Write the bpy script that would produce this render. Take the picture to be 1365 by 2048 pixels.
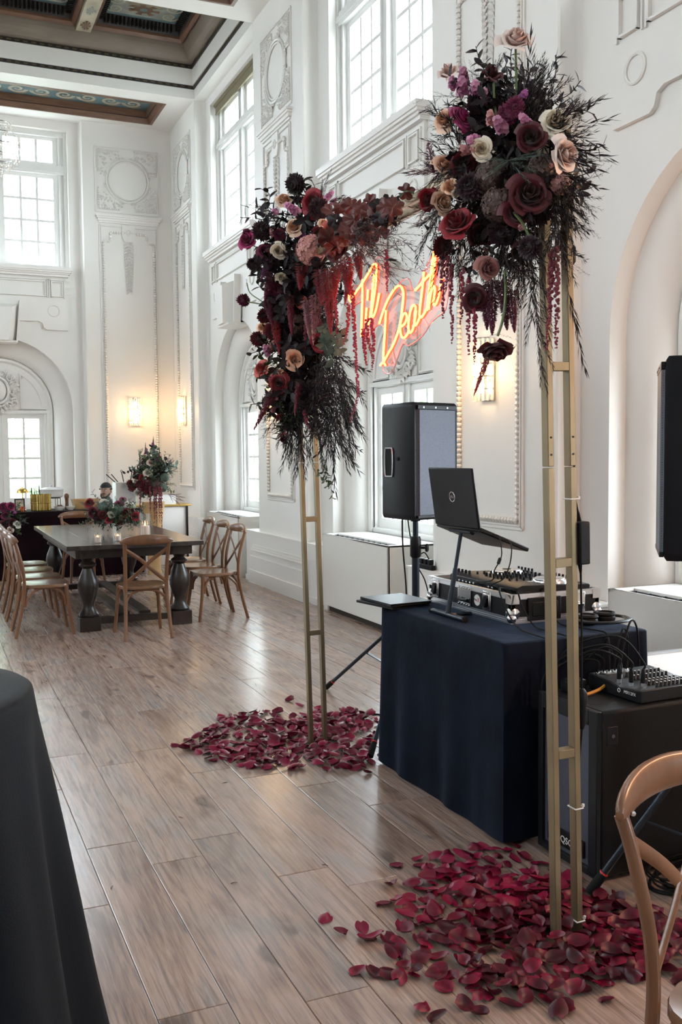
import bpy, bmesh, math, random
from mathutils import Vector, Matrix, Euler
random.seed(7)
PI = math.pi
for o in list(bpy.data.objects): bpy.data.objects.remove(o)
SC = bpy.context.scene
COL = SC.collection

# ------------------------------------------------------------------ camera
F, IW, IH = 1921.9, 1365.0, 2048.0
YAW, PITCH, ROLL = 0.409079, 0.0613363, 0.0086132
CAM = Vector((0, 0, 1.62))
_f = Vector((math.sin(YAW)*math.cos(PITCH), math.cos(YAW)*math.cos(PITCH), -math.sin(PITCH)))
_r0 = Vector((math.cos(YAW), -math.sin(YAW), 0)); _d0 = _f.cross(_r0)
CR = math.cos(ROLL)*_r0 + math.sin(ROLL)*_d0
CD = -math.sin(ROLL)*_r0 + math.cos(ROLL)*_d0
CF = _f
cd = bpy.data.cameras.new('camera'); cam = bpy.data.objects.new('camera', cd); COL.objects.link(cam)
cd.sensor_width = 36; cd.lens = F/IH*36; cd.clip_end = 300
m3 = Matrix((CR, -CD, -CF)).transposed()
cam.matrix_world = Matrix.Translation(CAM) @ m3.to_4x4()
SC.camera = cam

def ray(px, py): return CR*((px-IW/2)/F) + CD*((py-IH/2)/F) + CF
def onX(px, py, x): d = ray(px, py); return CAM + d*(x/d.x)
def onY(px, py, y): d = ray(px, py); return CAM + d*(y/d.y)
def onZ(px, py, z=0.0): d = ray(px, py); return CAM + d*((z-CAM.z)/d.z)

# ------------------------------------------------------------------ world, exposure
w = bpy.data.worlds.new('sky'); SC.world = w; w.use_nodes = True
nt = w.node_tree; bg = nt.nodes['Background']
bg.inputs[0].default_value = (0.80, 0.91, 1.0, 1); bg.inputs[1].default_value = 18.0
SC.view_settings.view_transform = 'Standard'; SC.view_settings.look = 'None'
SC.view_settings.gamma = 1; SC.view_settings.use_curve_mapping = False
SC.view_settings.exposure = 0.33

def portal(loc, rot, sx, sy):
    l = bpy.data.lights.new('window_daylight', 'AREA'); l.shape = 'RECTANGLE'; l.size = sx; l.size_y = sy
    l.cycles.is_portal = True; l.energy = 0
    o = bpy.data.objects.new('window_daylight', l); COL.objects.link(o)
    o.location = loc; o.rotation_euler = rot
    return o

# ------------------------------------------------------------------ mesh helpers
class MB:
    def __init__(s): s.v = []; s.f = []; s.mi = []; s.cur = 0; s.sm = True
    def add(s, vs, fs):
        b = len(s.v); s.v += [tuple(p) for p in vs]; s.f += [tuple(b+i for i in f) for f in fs]; s.mi += [s.cur]*len(fs); return s
    def box(s, x0, x1, y0, y1, z0, z1, M=None):
        vs = [Vector(p) for p in ((x0,y0,z0),(x1,y0,z0),(x1,y1,z0),(x0,y1,z0),(x0,y0,z1),(x1,y0,z1),(x1,y1,z1),(x0,y1,z1))]
        if M: vs = [M @ p for p in vs]
        return s.add(vs, [(3,2,1,0),(4,5,6,7),(0,1,5,4),(1,2,6,5),(2,3,7,6),(3,0,4,7)])
    def cbox(s, c, sx, sy, sz, M=None):
        T = Matrix.Translation(c)
        if M: T = T @ M.to_4x4()
        return s.box(-sx/2, sx/2, -sy/2, sy/2, -sz/2, sz/2, T)
    def grid(s, rows, cu=False, cv=False):
        n = len(rows); m = len(rows[0]); vs = [p for r in rows for p in r]; fs = []
        for i in range(n if cv else n-1):
            for j in range(m if cu else m-1):
                a = i*m+j; b = i*m+(j+1) % m; c = ((i+1) % n)*m+(j+1) % m; d = ((i+1) % n)*m+j
                fs.append((a, b, c, d))
        return s.add(vs, fs)
    def tube(s, path, r, n=8, cap=True, closed=False, flat=None):
        path = [Vector(p) for p in path]; k = len(path); rows = []
        rs = r if isinstance(r, (list, tuple)) else [r]*k
        up = None
        for i, p in enumerate(path):
            if closed: t = path[(i+1) % k]-path[i-1]
            else: t = path[min(i+1, k-1)]-path[max(i-1, 0)]
            if t.length < 1e-9: t = Vector((0,0,1))
            t.normalize()
            if up is None:
                up = Vector((0,0,1)) if abs(t.z) < .9 else Vector((1,0,0))
                if flat: up = Vector(flat)
            a = t.cross(up)
            if a.length < 1e-6: a = t.orthogonal()
            a.normalize(); b = a.cross(t); b.normalize()
            up = b if not flat else Vector(flat)
            ra, rb = rs[i] if isinstance(rs[i], (list, tuple)) else (rs[i], rs[i])
            rows.append([p+a*math.cos(2*PI*j/n)*ra+b*math.sin(2*PI*j/n)*rb for j in range(n)])
        b0 = len(s.v)
        s.grid(rows, cu=True, cv=closed)
        if cap and not closed:
            s.f.append(tuple(b0+j for j in range(n))[::-1]); s.mi.append(s.cur)
            s.f.append(tuple(b0+(k-1)*n+j for j in range(n))); s.mi.append(s.cur)
        return s
    def bar(s, p, q, w, h=None, up=(0,0,1)):
        p = Vector(p); q = Vector(q); h = h or w
        t = (q-p); L = t.length; t.normalize(); u = Vector(up)
        a = t.cross(u)
        if a.length < 1e-5: a = t.cross(Vector((1,0,0)))
        a.normalize(); b = a.cross(t)
        M = Matrix((a, t, b)).transposed().to_4x4(); M.translation = (p+q)/2
        return s.box(-w/2, w/2, -L/2, L/2, -h/2, h/2, M)
    def lathe(s, prof, n=16, c=(0,0,0), M=None, cap=True):
        c = Vector(c); rows = []
        for r, z in prof:
            row = [Vector((r*math.cos(2*PI*j/n), r*math.sin(2*PI*j/n), z)) for j in range(n)]
            if M: row = [M @ p for p in row]
            rows.append([p+c for p in row])
        b0 = len(s.v); s.grid(rows, cu=True)
        if cap:
            k = len(prof)
            s.f.append(tuple(b0+j for j in range(n))[::-1]); s.mi.append(s.cur)
            s.f.append(tuple(b0+(k-1)*n+j for j in range(n))); s.mi.append(s.cur)
        return s
    def ball(s, c, r, nu=8, nv=5, M=None):
        rr = r if isinstance(r, (tuple, list, Vector)) else (r, r, r); c = Vector(c)
        rows = []
        for i in range(nv+1):
            th = PI*i/nv; th = min(max(th, .02), PI-.02)
            row = [Vector((rr[0]*math.sin(th)*math.cos(2*PI*j/nu), rr[1]*math.sin(th)*math.sin(2*PI*j/nu), rr[2]*math.cos(th))) for j in range(nu)]
            if M: row = [M @ p for p in row]
            rows.append([p+c for p in row])
        return s.grid(rows, cu=True)
    def prism(s, poly, a0, a1, mp):
        # poly in 2d, extruded; mp(u,v,a) -> point
        n = len(poly); vs = [mp(u, v, a0) for u, v in poly]+[mp(u, v, a1) for u, v in poly]
        fs = [tuple(range(n))[::-1], tuple(range(n, 2*n))]+[(i, (i+1) % n, n+(i+1) % n, n+i) for i in range(n)]
        return s.add(vs, fs)
    def merge(s, o, M=None):
        b = len(s.v)
        s.v += [tuple(M @ Vector(p)) if M else p for p in o.v]; s.f += [tuple(b+i for i in f) for f in o.f]; s.mi += o.mi; return s
    def mesh(s, name, mats, smooth=True, ang=40):
        me = bpy.data.meshes.new(name); me.from_pydata(s.v, [], s.f)
        if not isinstance(mats, (list, tuple)): mats = [mats]
        for m in mats: me.materials.append(m)
        if len(mats) > 1: me.polygons.foreach_set('material_index', s.mi)
        if smooth:
            me.polygons.foreach_set('use_smooth', [True]*len(me.polygons))
            if ang < 180: me.set_sharp_from_angle(angle=math.radians(ang))
        me.update(); return me
    def build(s, name, mats, parent=None, smooth=True, ang=40, bevel=0, seg=2, loc=None, rot=None):
        o = inst(name, s.mesh(name, mats, smooth, ang), parent, loc, rot)
        if bevel:
            b = o.modifiers.new('bevel', 'BEVEL'); b.width = bevel; b.segments = seg; b.limit_method = 'ANGLE'; b.angle_limit = .6
        return o
def inst(name, me, parent=None, loc=None, rot=None, scale=None):
    o = bpy.data.objects.new(name, me); COL.objects.link(o)
    if parent: o.parent = parent
    if loc is not None: o.location = loc
    if rot is not None:
        if isinstance(rot, Matrix): o.rotation_euler = rot.to_3x3().to_euler()
        else: o.rotation_euler = rot
    if scale is not None: o.scale = (scale,)*3 if isinstance(scale, (int, float)) else scale
    return o
def tag(o, label, cat=None, group=None, kind=None):
    if label: o['label'] = label
    if cat: o['category'] = cat
    if group: o['group'] = group
    if kind: o['kind'] = kind
    return o
def thing(name, label, cat, loc=(0,0,0), rz=0, group=None):
    o = bpy.data.objects.new(name, None); COL.objects.link(o); o.empty_display_size = .1
    o.location = loc; o.rotation_euler = (0, 0, rz)
    return tag(o, label, cat, group)
def struct(o): o['kind'] = 'structure'; return o
def copy_tree(o, parent=None):
    c = o.copy(); COL.objects.link(c); c.parent = parent
    for ch in o.children: copy_tree(ch, c)
    return c
def Rz(a): return Matrix.Rotation(a, 4, 'Z')
def Rx(a): return Matrix.Rotation(a, 4, 'X')
def Ry(a): return Matrix.Rotation(a, 4, 'Y')
def facing(d, spin=0):
    # rotation whose local +Z points along d
    return (Vector(d).to_track_quat('Z', 'Y').to_matrix().to_4x4()) @ Rz(spin)
def bez(p0, p1, p2, n=8):
    p0, p1, p2 = Vector(p0), Vector(p1), Vector(p2)
    return [p0*(1-t)**2+p1*2*t*(1-t)+p2*t*t for t in [i/n for i in range(n+1)]]
def crom(pts, k=6):
    pts = [Vector(p) for p in pts]; out = []
    for i in range(len(pts)-1):
        p0 = pts[max(i-1, 0)]; p1 = pts[i]; p2 = pts[i+1]; p3 = pts[min(i+2, len(pts)-1)]
        for j in range(k):
            t = j/k
            out.append(.5*((2*p1)+(p2-p0)*t+(2*p0-5*p1+4*p2-p3)*t*t+(3*p1-p0-3*p2+p3)*t**3))
    return out+[pts[-1]]

# ------------------------------------------------------------------ materials
def mat(name, col, rough=.5, metal=0, vary=0, vscale=8, bump=0, bscale=40, **kw):
    m = bpy.data.materials.new(name); m.use_nodes = True; t = m.node_tree; b = t.nodes['Principled BSDF']
    b.inputs['Base Color'].default_value = (*col, 1); b.inputs['Roughness'].default_value = rough; b.inputs['Metallic'].default_value = metal
    for k, v in kw.items():
        k = k.replace('_', ' ')
        b.inputs[k].default_value = (*v, 1) if isinstance(v, tuple) else v
    tc = None
    if vary or bump:
        tc = t.nodes.new('ShaderNodeTexCoord')
    if vary:
        n = t.nodes.new('ShaderNodeTexNoise'); n.inputs['Scale'].default_value = vscale; n.inputs['Detail'].default_value = 4
        t.links.new(tc.outputs['Object'], n.inputs['Vector'])
        r = t.nodes.new('ShaderNodeMapRange'); r.inputs['From Min'].default_value = .3; r.inputs['From Max'].default_value = .7
        r.inputs['To Min'].default_value = 1-vary; r.inputs['To Max'].default_value = 1+vary
        t.links.new(n.outputs['Fac'], r.inputs['Value'])
        x = t.nodes.new('ShaderNodeVectorMath'); x.operation = 'SCALE'; x.inputs[0].default_value = col
        t.links.new(r.outputs[0], x.inputs['Scale']); t.links.new(x.outputs[0], b.inputs['Base Color'])
    if bump:
        n = t.nodes.new('ShaderNodeTexNoise'); n.inputs['Scale'].default_value = bscale; n.inputs['Detail'].default_value = 3
        t.links.new(tc.outputs['Object'], n.inputs['Vector'])
        u = t.nodes.new('ShaderNodeBump'); u.inputs['Strength'].default_value = bump; u.inputs['Distance'].default_value = .01
        t.links.new(n.outputs['Fac'], u.inputs['Height']); t.links.new(u.outputs[0], b.inputs['Normal'])
    return m
def emis(name, col, s):
    m = bpy.data.materials.new(name); m.use_nodes = True; t = m.node_tree; t.nodes.clear()
    e = t.nodes.new('ShaderNodeEmission'); e.inputs[0].default_value = (*col, 1); e.inputs[1].default_value = s
    o = t.nodes.new('ShaderNodeOutputMaterial'); t.links.new(e.outputs[0], o.inputs[0]); return m
def clear(name, col=(1,1,1), refl=.12, rough=.02):
    m = bpy.data.materials.new(name); m.use_nodes = True; t = m.node_tree; t.nodes.clear()
    a = t.nodes.new('ShaderNodeBsdfTransparent'); a.inputs[0].default_value = (*col, 1)
    g = t.nodes.new('ShaderNodeBsdfGlossy'); g.inputs['Roughness'].default_value = rough
    x = t.nodes.new('ShaderNodeMixShader'); o = t.nodes.new('ShaderNodeOutputMaterial')
    x.inputs[0].default_value = refl
    t.links.new(a.outputs[0], x.inputs[1]); t.links.new(g.outputs[0], x.inputs[2]); t.links.new(x.outputs[0], o.inputs[0]); return m
def rnd_tint(m, amt=.25):
    # multiply base colour by a per-object random value
    t = m.node_tree; b = t.nodes['Principled BSDF']; oi = t.nodes.new('ShaderNodeObjectInfo')
    r = t.nodes.new('ShaderNodeMapRange'); r.inputs['To Min'].default_value = 1-amt; r.inputs['To Max'].default_value = 1+amt
    t.links.new(oi.outputs['Random'], r.inputs['Value'])
    x = t.nodes.new('ShaderNodeVectorMath'); x.operation = 'SCALE'
    if b.inputs['Base Color'].links:
        t.links.new(b.inputs['Base Color'].links[0].from_socket, x.inputs[0])
    else: x.inputs[0].default_value = b.inputs['Base Color'].default_value[:3]
    t.links.new(r.outputs[0], x.inputs['Scale']); t.links.new(x.outputs[0], b.inputs['Base Color']); return m
def ramp(t, fac, stops):
    r = t.nodes.new('ShaderNodeValToRGB'); e = r.color_ramp.elements
    while len(e) < len(stops): e.new(.5)
    for q, (p, c) in zip(e, stops): q.position = p; q.color = (*c, 1)
    t.links.new(fac, r.inputs[0]); return r.outputs[0]
def wood(name, c1, c2, rough=.35, scale=(18, 1.2, 18), detail=5, tint=0):
    m = mat(name, c1, rough); t = m.node_tree; b = t.nodes['Principled BSDF']
    tc = t.nodes.new('ShaderNodeTexCoord'); mp = t.nodes.new('ShaderNodeMapping'); mp.inputs['Scale'].default_value = scale
    t.links.new(tc.outputs['Object'], mp.inputs['Vector'])
    n = t.nodes.new('ShaderNodeTexNoise'); n.inputs['Scale'].default_value = 1.0; n.inputs['Detail'].default_value = detail; n.inputs['Distortion'].default_value = .6
    t.links.new(mp.outputs[0], n.inputs['Vector'])
    t.links.new(ramp(t, n.outputs['Fac'], [(.3, c1), (.7, c2)]), b.inputs['Base Color'])
    return rnd_tint(m, tint) if tint else m
def plank_mat():
    m = mat('oak_plank', (.3,.2,.15), .3); t = m.node_tree; b = t.nodes['Principled BSDF']; L = t.links
    tc = t.nodes.new('ShaderNodeTexCoord'); oi = t.nodes.new('ShaderNodeObjectInfo'); ge = t.nodes.new('ShaderNodeNewGeometry')
    rd = t.nodes.new('ShaderNodeMath'); rd.operation = 'ADD'; L.new(oi.outputs['Random'], rd.inputs[0]); L.new(ge.outputs['Random Per Island'], rd.inputs[1])
    rf = t.nodes.new('ShaderNodeMath'); rf.operation = 'FRACT'; L.new(rd.outputs[0], rf.inputs[0])
    mul = t.nodes.new('ShaderNodeMath'); mul.operation = 'MULTIPLY'; mul.inputs[1].default_value = 37.0; L.new(rf.outputs[0], mul.inputs[0])
    cmb = t.nodes.new('ShaderNodeCombineXYZ'); L.new(mul.outputs[0], cmb.inputs[0]); L.new(mul.outputs[0], cmb.inputs[1])
    add = t.nodes.new('ShaderNodeVectorMath'); add.operation = 'ADD'; L.new(tc.outputs['Object'], add.inputs[0]); L.new(cmb.outputs[0], add.inputs[1])
    def noise(sc, det, dist, rough=.55):
        mp = t.nodes.new('ShaderNodeMapping'); mp.inputs['Scale'].default_value = sc; L.new(add.outputs[0], mp.inputs['Vector'])
        n = t.nodes.new('ShaderNodeTexNoise'); n.inputs['Scale'].default_value = 1; n.inputs['Detail'].default_value = det; n.inputs['Distortion'].default_value = dist; n.inputs['Roughness'].default_value = rough
        L.new(mp.outputs[0], n.inputs['Vector']); return n.outputs['Fac']
    big = noise((5, .9, 5), 4, 1.6); fine = noise((70, 3.2, 40), 5, .8, .65); knot = noise((7, 3.0, 7), 1, .4)
    c1 = ramp(t, big, [(.30, (.225,.143,.108)), (.50, (.375,.265,.212)), (.70, (.32,.262,.242))])
    c2 = ramp(t, fine, [(.35, (.60,.60,.61)), (.6, (1.1,1.1,1.1))])
    mx = t.nodes.new('ShaderNodeVectorMath'); mx.operation = 'MULTIPLY'; L.new(c1, mx.inputs[0]); L.new(c2, mx.inputs[1])
    kn = ramp(t, knot, [(.70, (1,1,1)), (.78, (.45,.42,.42))])
    mk = t.nodes.new('ShaderNodeVectorMath'); mk.operation = 'MULTIPLY'; L.new(mx.outputs[0], mk.inputs[0]); L.new(kn, mk.inputs[1])
    rr = t.nodes.new('ShaderNodeMapRange'); rr.inputs['To Min'].default_value = .88; rr.inputs['To Max'].default_value = 1.14; L.new(rf.outputs[0], rr.inputs['Value'])
    sc = t.nodes.new('ShaderNodeVectorMath'); sc.operation = 'SCALE'; L.new(mk.outputs[0], sc.inputs[0]); L.new(rr.outputs[0], sc.inputs['Scale'])
    L.new(sc.outputs[0], b.inputs['Base Color'])
    r2 = t.nodes.new('ShaderNodeMapRange'); r2.inputs['To Min'].default_value = .19; r2.inputs['To Max'].default_value = .30; L.new(fine, r2.inputs['Value']); L.new(r2.outputs[0], b.inputs['Roughness'])
    bp = t.nodes.new('ShaderNodeBump'); bp.inputs['Strength'].default_value = .06; bp.inputs['Distance'].default_value = .004; L.new(fine, bp.inputs['Height']); L.new(bp.outputs[0], b.inputs['Normal'])
    b.inputs['Specular IOR Level'].default_value = .95
    return m

M = {}
M['wall'] = mat('cream_plaster', (.80,.782,.74), .55, vary=.02, vscale=1.5, bump=.04, bscale=60)
M['trim'] = mat('white_trim_paint', (.82,.80,.765), .38)
M['orn'] = mat('plaster_relief', (.77,.75,.71), .42)
M['frame'] = mat('window_paint', (.80,.80,.77), .35)
M['glass'] = clear('window_glass', (1,1,1), .06, .01)
M['ceil'] = mat('ceiling_paint', (.84,.83,.80), .5)
M['taupe'] = mat('taupe_cove', (.20,.165,.13), .55, vary=.1, vscale=3)
M['woodtrim'] = wood('ceiling_oak_moulding', (.13,.065,.04), (.20,.11,.07), .4, (3,3,20))
M['dent'] = mat('dark_dentil', (.012,.012,.013), .5)
M['dentgold'] = mat('bronze_bead', (.10,.075,.04), .45)
M['teal'] = mat('painted_teal', (.075,.135,.15), .55, vary=.45, vscale=3)
M['cream'] = mat('painted_cream', (.40,.36,.27), .55, vary=.2, vscale=5)
M['grey'] = mat('painted_sage', (.23,.25,.22), .55, vary=.35, vscale=5)
M['brownp'] = mat('painted_umber', (.15,.085,.05), .55, vary=.3, vscale=6)
M['goldp'] = mat('painted_tan', (.23,.19,.125), .55, vary=.15, vscale=4)
M['plank'] = plank_mat()
M['sub'] = mat('floor_joint', (.03,.02,.016), .8)
M['brass'] = mat('brushed_brass', (.255,.20,.12), .42, .7, vary=.12, vscale=6)
M['blackmet'] = mat('black_powder_coat', (.006,.007,.009), .4, .1, Specular_IOR_Level=.25)
M['bluemet'] = mat('dark_steel_tube', (.016,.024,.036), .3, .5)
M['blackpl'] = mat('black_plastic', (.005,.0055,.007), .42, Specular_IOR_Level=.22)
M['spk'] = mat('speaker_polypropylene', (.0045,.005,.008), .42, bump=.1, bscale=300, Specular_IOR_Level=.2)
M['rubber'] = mat('black_rubber', (.006,.006,.006), .7, Specular_IOR_Level=.2)
M['chrome'] = mat('chrome_steel', (.75,.76,.78), .16, 1)
M['alu'] = mat('brushed_aluminium', (.66,.68,.71), .3, 1)
M['lam'] = mat('black_laminate', (.008,.009,.011), .38, bump=.05, bscale=200, Specular_IOR_Level=.25)
M['white'] = mat('white_plastic', (.75,.75,.73), .4)
M['rad'] = mat('radiator_enamel', (.78,.765,.72), .35)
M['slot'] = mat('dark_grille', (.035,.045,.06), .4)
M['red'] = mat('red_strap', (.55,.03,.02), .5)
M['leafdk'] = mat('dark_foliage', (.011,.006,.008), .45, vary=.3, vscale=20, Specular_IOR_Level=.3)
M['leafgr'] = mat('green_leaf', (.045,.085,.03), .42, vary=.3, vscale=14)
M['leafgy'] = mat('eucalyptus_leaf', (.10,.15,.12), .5, vary=.2, vscale=14)
M['leafrd'] = mat('copper_leaf', (.10,.018,.016), .4, vary=.4, vscale=20)
M['stem'] = mat('green_stem', (.10,.15,.05), .45)
M['wheat'] = mat('dry_wood_bowl', (.52,.33,.15), .5, vary=.1)
# ================================================================== ROOM
XP, YF, XL, YB, ZS = 3.85, 15.75, -5.62, -3.78, 6.86
SPR, RO = 2.35, 1.11
V_BAY = .17
# wall frames: local x = along wall, y = outwards through the wall, z = up
def fr_right(c): return Matrix.Translation((XP, c, 0)) @ Rz(-PI/2)
def fr_left(c): return Matrix.Translation((XL, c, 0)) @ Rz(PI/2)
def fr_far(c): return Matrix.Translation((c, YF, 0))
def fr_back(c): return Matrix.Translation((c, YB, 0)) @ Rz(PI)
def archpath(R, v, z0=0, n=24):
    p = [(-R, v, z0), (-R, v, SPR)]
    p += [(-R*math.cos(PI*i/n), v, SPR+R*math.sin(PI*i/n)) for i in range(1, n)]
    return p+[(R, v, SPR), (R, v, z0)]
def bay_sheet(hw):
    b = MB(); v = V_BAY; zt = 4.56
    for s in (-1, 1):
        b.add([(s*RO, v, 0), (s*hw, v, 0), (s*hw, v, ZS), (s*RO, v, ZS)], [(0,1,2,3)])
    ap = archpath(RO, v)[1:-1]
    b.grid([[Vector(p) for p in ap], [Vector((p[0], v, zt)) for p in ap]])
    b.add([(-RO, v, 6.72), (RO, v, 6.72), (RO, v, ZS), (-RO, v, ZS)], [(0,1,2,3)])
    # niche sweep
    prof = [(RO, v), (RO, .30), (1.06, .30)]
    for i in range(1, 9):
        a = PI/2*i/8; prof.append((1.06-.24*math.sin(a)*.98, .30+.18*(1-math.cos(a))))
    prof += [(.815, .455), (.80, .445), (.775, .445), (.76, .46), (.745, .48)]
    b.grid([[Vector(p) for p in archpath(r, d)] for r, d in prof])
    # lunette back wall and low wall below the window
    lp = archpath(.745, .48)[1:-1]
    b.add([Vector(p) for p in lp], [tuple(range(len(lp)))])
    b.add([(-.745,.48,SPR-.05), (.745,.48,SPR-.05), (.745,.48,SPR), (-.745,.48,SPR)], [(0,1,2,3)])
    b.add([(-.745,.48,0), (.745,.48,0), (.745,.48,.79), (-.745,.48,.79)], [(0,1,2,3)])
    b.add([(-.745,.48,.79), (.745,.48,.79), (.745,.70,.79), (-.745,.70,.79)], [(0,1,2,3)])
    for s in (-1, 1): b.add([(s*.745,.48,.79), (s*.72,.48,.79), (s*.72,.48,SPR), (s*.745,.48,SPR)], [(0,1,2,3)])
    # upper window reveals
    for s in (-1, 1): b.add([(s*RO, v, 4.5), (s*RO, .55, 4.5), (s*RO, .55, ZS), (s*RO, v, ZS)], [(0,1,2,3)])
    b.add([(-RO, v, 6.72), (RO, v, 6.72), (RO, .55, 6.72), (-RO, .55, 6.72)], [(0,1,2,3)])
    b.add([(-RO, v, zt), (RO, v, zt), (RO, .55, zt), (-RO, .55, zt)], [(0,1,2,3)])
    return b
BAYS_R = [12.865, 8.40, 3.86, -.68]
PILS_R = [(15.0, .75), (10.645, .835), (6.115, .835), (1.585, .835), (-2.945, .835)]
BAYS_F = [1.13, -2.90]; HWF = 1.30
PILS_F = [(3.14, .71), (-.885, .715), (-4.91, .71)]

def bays_for(name, frames, hws, extra=None):
    b = MB()
    for T, hw in zip(frames, hws): b.merge(bay_sheet(hw), T)
    if extra: extra(b)
    return struct(b.build(name, M['wall'], ang=30))
hwR = [(14.25-11.48)/2, (9.81-6.95)/2, (5.28-2.42)/2, 1.43]
cR = [(14.25+11.48)/2, (9.81+6.95)/2, (5.28+2.42)/2, -.68]
WALL_R = bays_for('wall_right', [fr_right(c) for c in cR], hwR)
WALL_F = bays_for('wall_far', [fr_far(c) for c in BAYS_F], [HWF, HWF])
WALL_L = bays_for('wall_left', [fr_left(c) for c in cR], hwR)
_b = MB(); _b.box(XL-.5, XP+.5, YB-.3, YB-.16, 0, ZS+.02)
WALL_B = struct(_b.build('wall_back', M['wall'], smooth=False))
PAR = {'r': WALL_R, 'f': WALL_F, 'l': WALL_L, 'b': WALL_B}

# ---- pilaster bodies (child of wall)
def pil_body(hw, corner=0):
    b = MB(); pl = [(-hw-.03, .3), (-hw-.03, .175), (-hw-.012, .155), (-hw, .13), (-hw, .012), (-hw+.012, 0), (hw-.012, 0), (hw, .012), (hw, .13), (hw+.012, .155), (hw+.03, .175), (hw+.03, .3)]
    b.prism(pl, 0, ZS+.01, lambda u, v, a: Vector((u, v, a)))
    # dado block and stepped plinth
    return b
def pil_base(hw):
    b = MB(); k = hw/.835; W = 1.22 if hw > .8 else hw+.02
    pr = lambda w, v, z0, z1: b.box(-w, w, v, .16, z0, z1)
    pr(W, -.045, 0, .63); pr(W+.012, -.057, .63, .648); pr(W+.006, -.06, 0, .07)
    w = .96*k
    b.box(-w, w, -.11, -.045, 0, .16); b.box(-w+.01, w-.01, -.09, -.045, .16, .335)
    b.box(-w+.02, w-.02, -.078, -.045, .335, .40); b.box(-w+.012, w-.012, -.085, -.045, .40, .415)
    b.box(-w+.03, w-.03, -.072, -.045, .415, .445); b.box(-w+.05, w-.05, -.06, -.045, .445, .475)
    return b
def rope(b, path, r=.021, step=.040, y=-.016, closed=True):
    # bead-and-reel along a polyline in the wall plane
    n = len(path)
    for i in range(n if closed else n-1):
        p = Vector((path[i][0], y, path[i][1])); q = Vector((path[(i+1) % n][0], y, path[(i+1) % n][1]))
        L = (q-p).length; k = max(1, int(L/step)); d = (q-p)/L
        M3 = facing(d)
        for j in range(k):
            c = p+(q-p)*((j+.5)/k)
            b.ball(c, (r*1.15, r*1.15, L/k*.53), 6, 4, M3)
def fillet(b, path, w=.02, y0=-.014, closed=True):
    n = len(path)
    for i in range(n if closed else n-1):
        p = path[i]; q = path[(i+1) % n]
        b.bar((p[0], y0/2, p[1]), (q[0], y0/2, q[1]), abs(y0), w)
PANEL = [(-.405, 1.13), (-.405, 5.02), (-.29, 5.02), (-.29, 5.165), (.29, 5.165), (.29, 5.02), (.405, 5.02), (.405, 1.13)]
PANEL_O = [(-.455, 1.075), (-.455, 5.28), (.455, 5.28), (.455, 1.075)]
def leaf_blob(b, c, ang, L, w, h=.012):
    d = Vector((math.cos(ang), 0, math.sin(ang))); n = Vector((-math.sin(ang), 0, math.cos(ang))); o = Vector((0, -1, 0)); c = Vector(c)
    b.add([c, c+d*L*.45+n*w+o*h*.3, c+d*L, c+d*L*.45-n*w+o*h*.3, c+d*L*.5+o*h], [(0,1,4),(1,2,4),(2,3,4),(3,0,4)])
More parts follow.
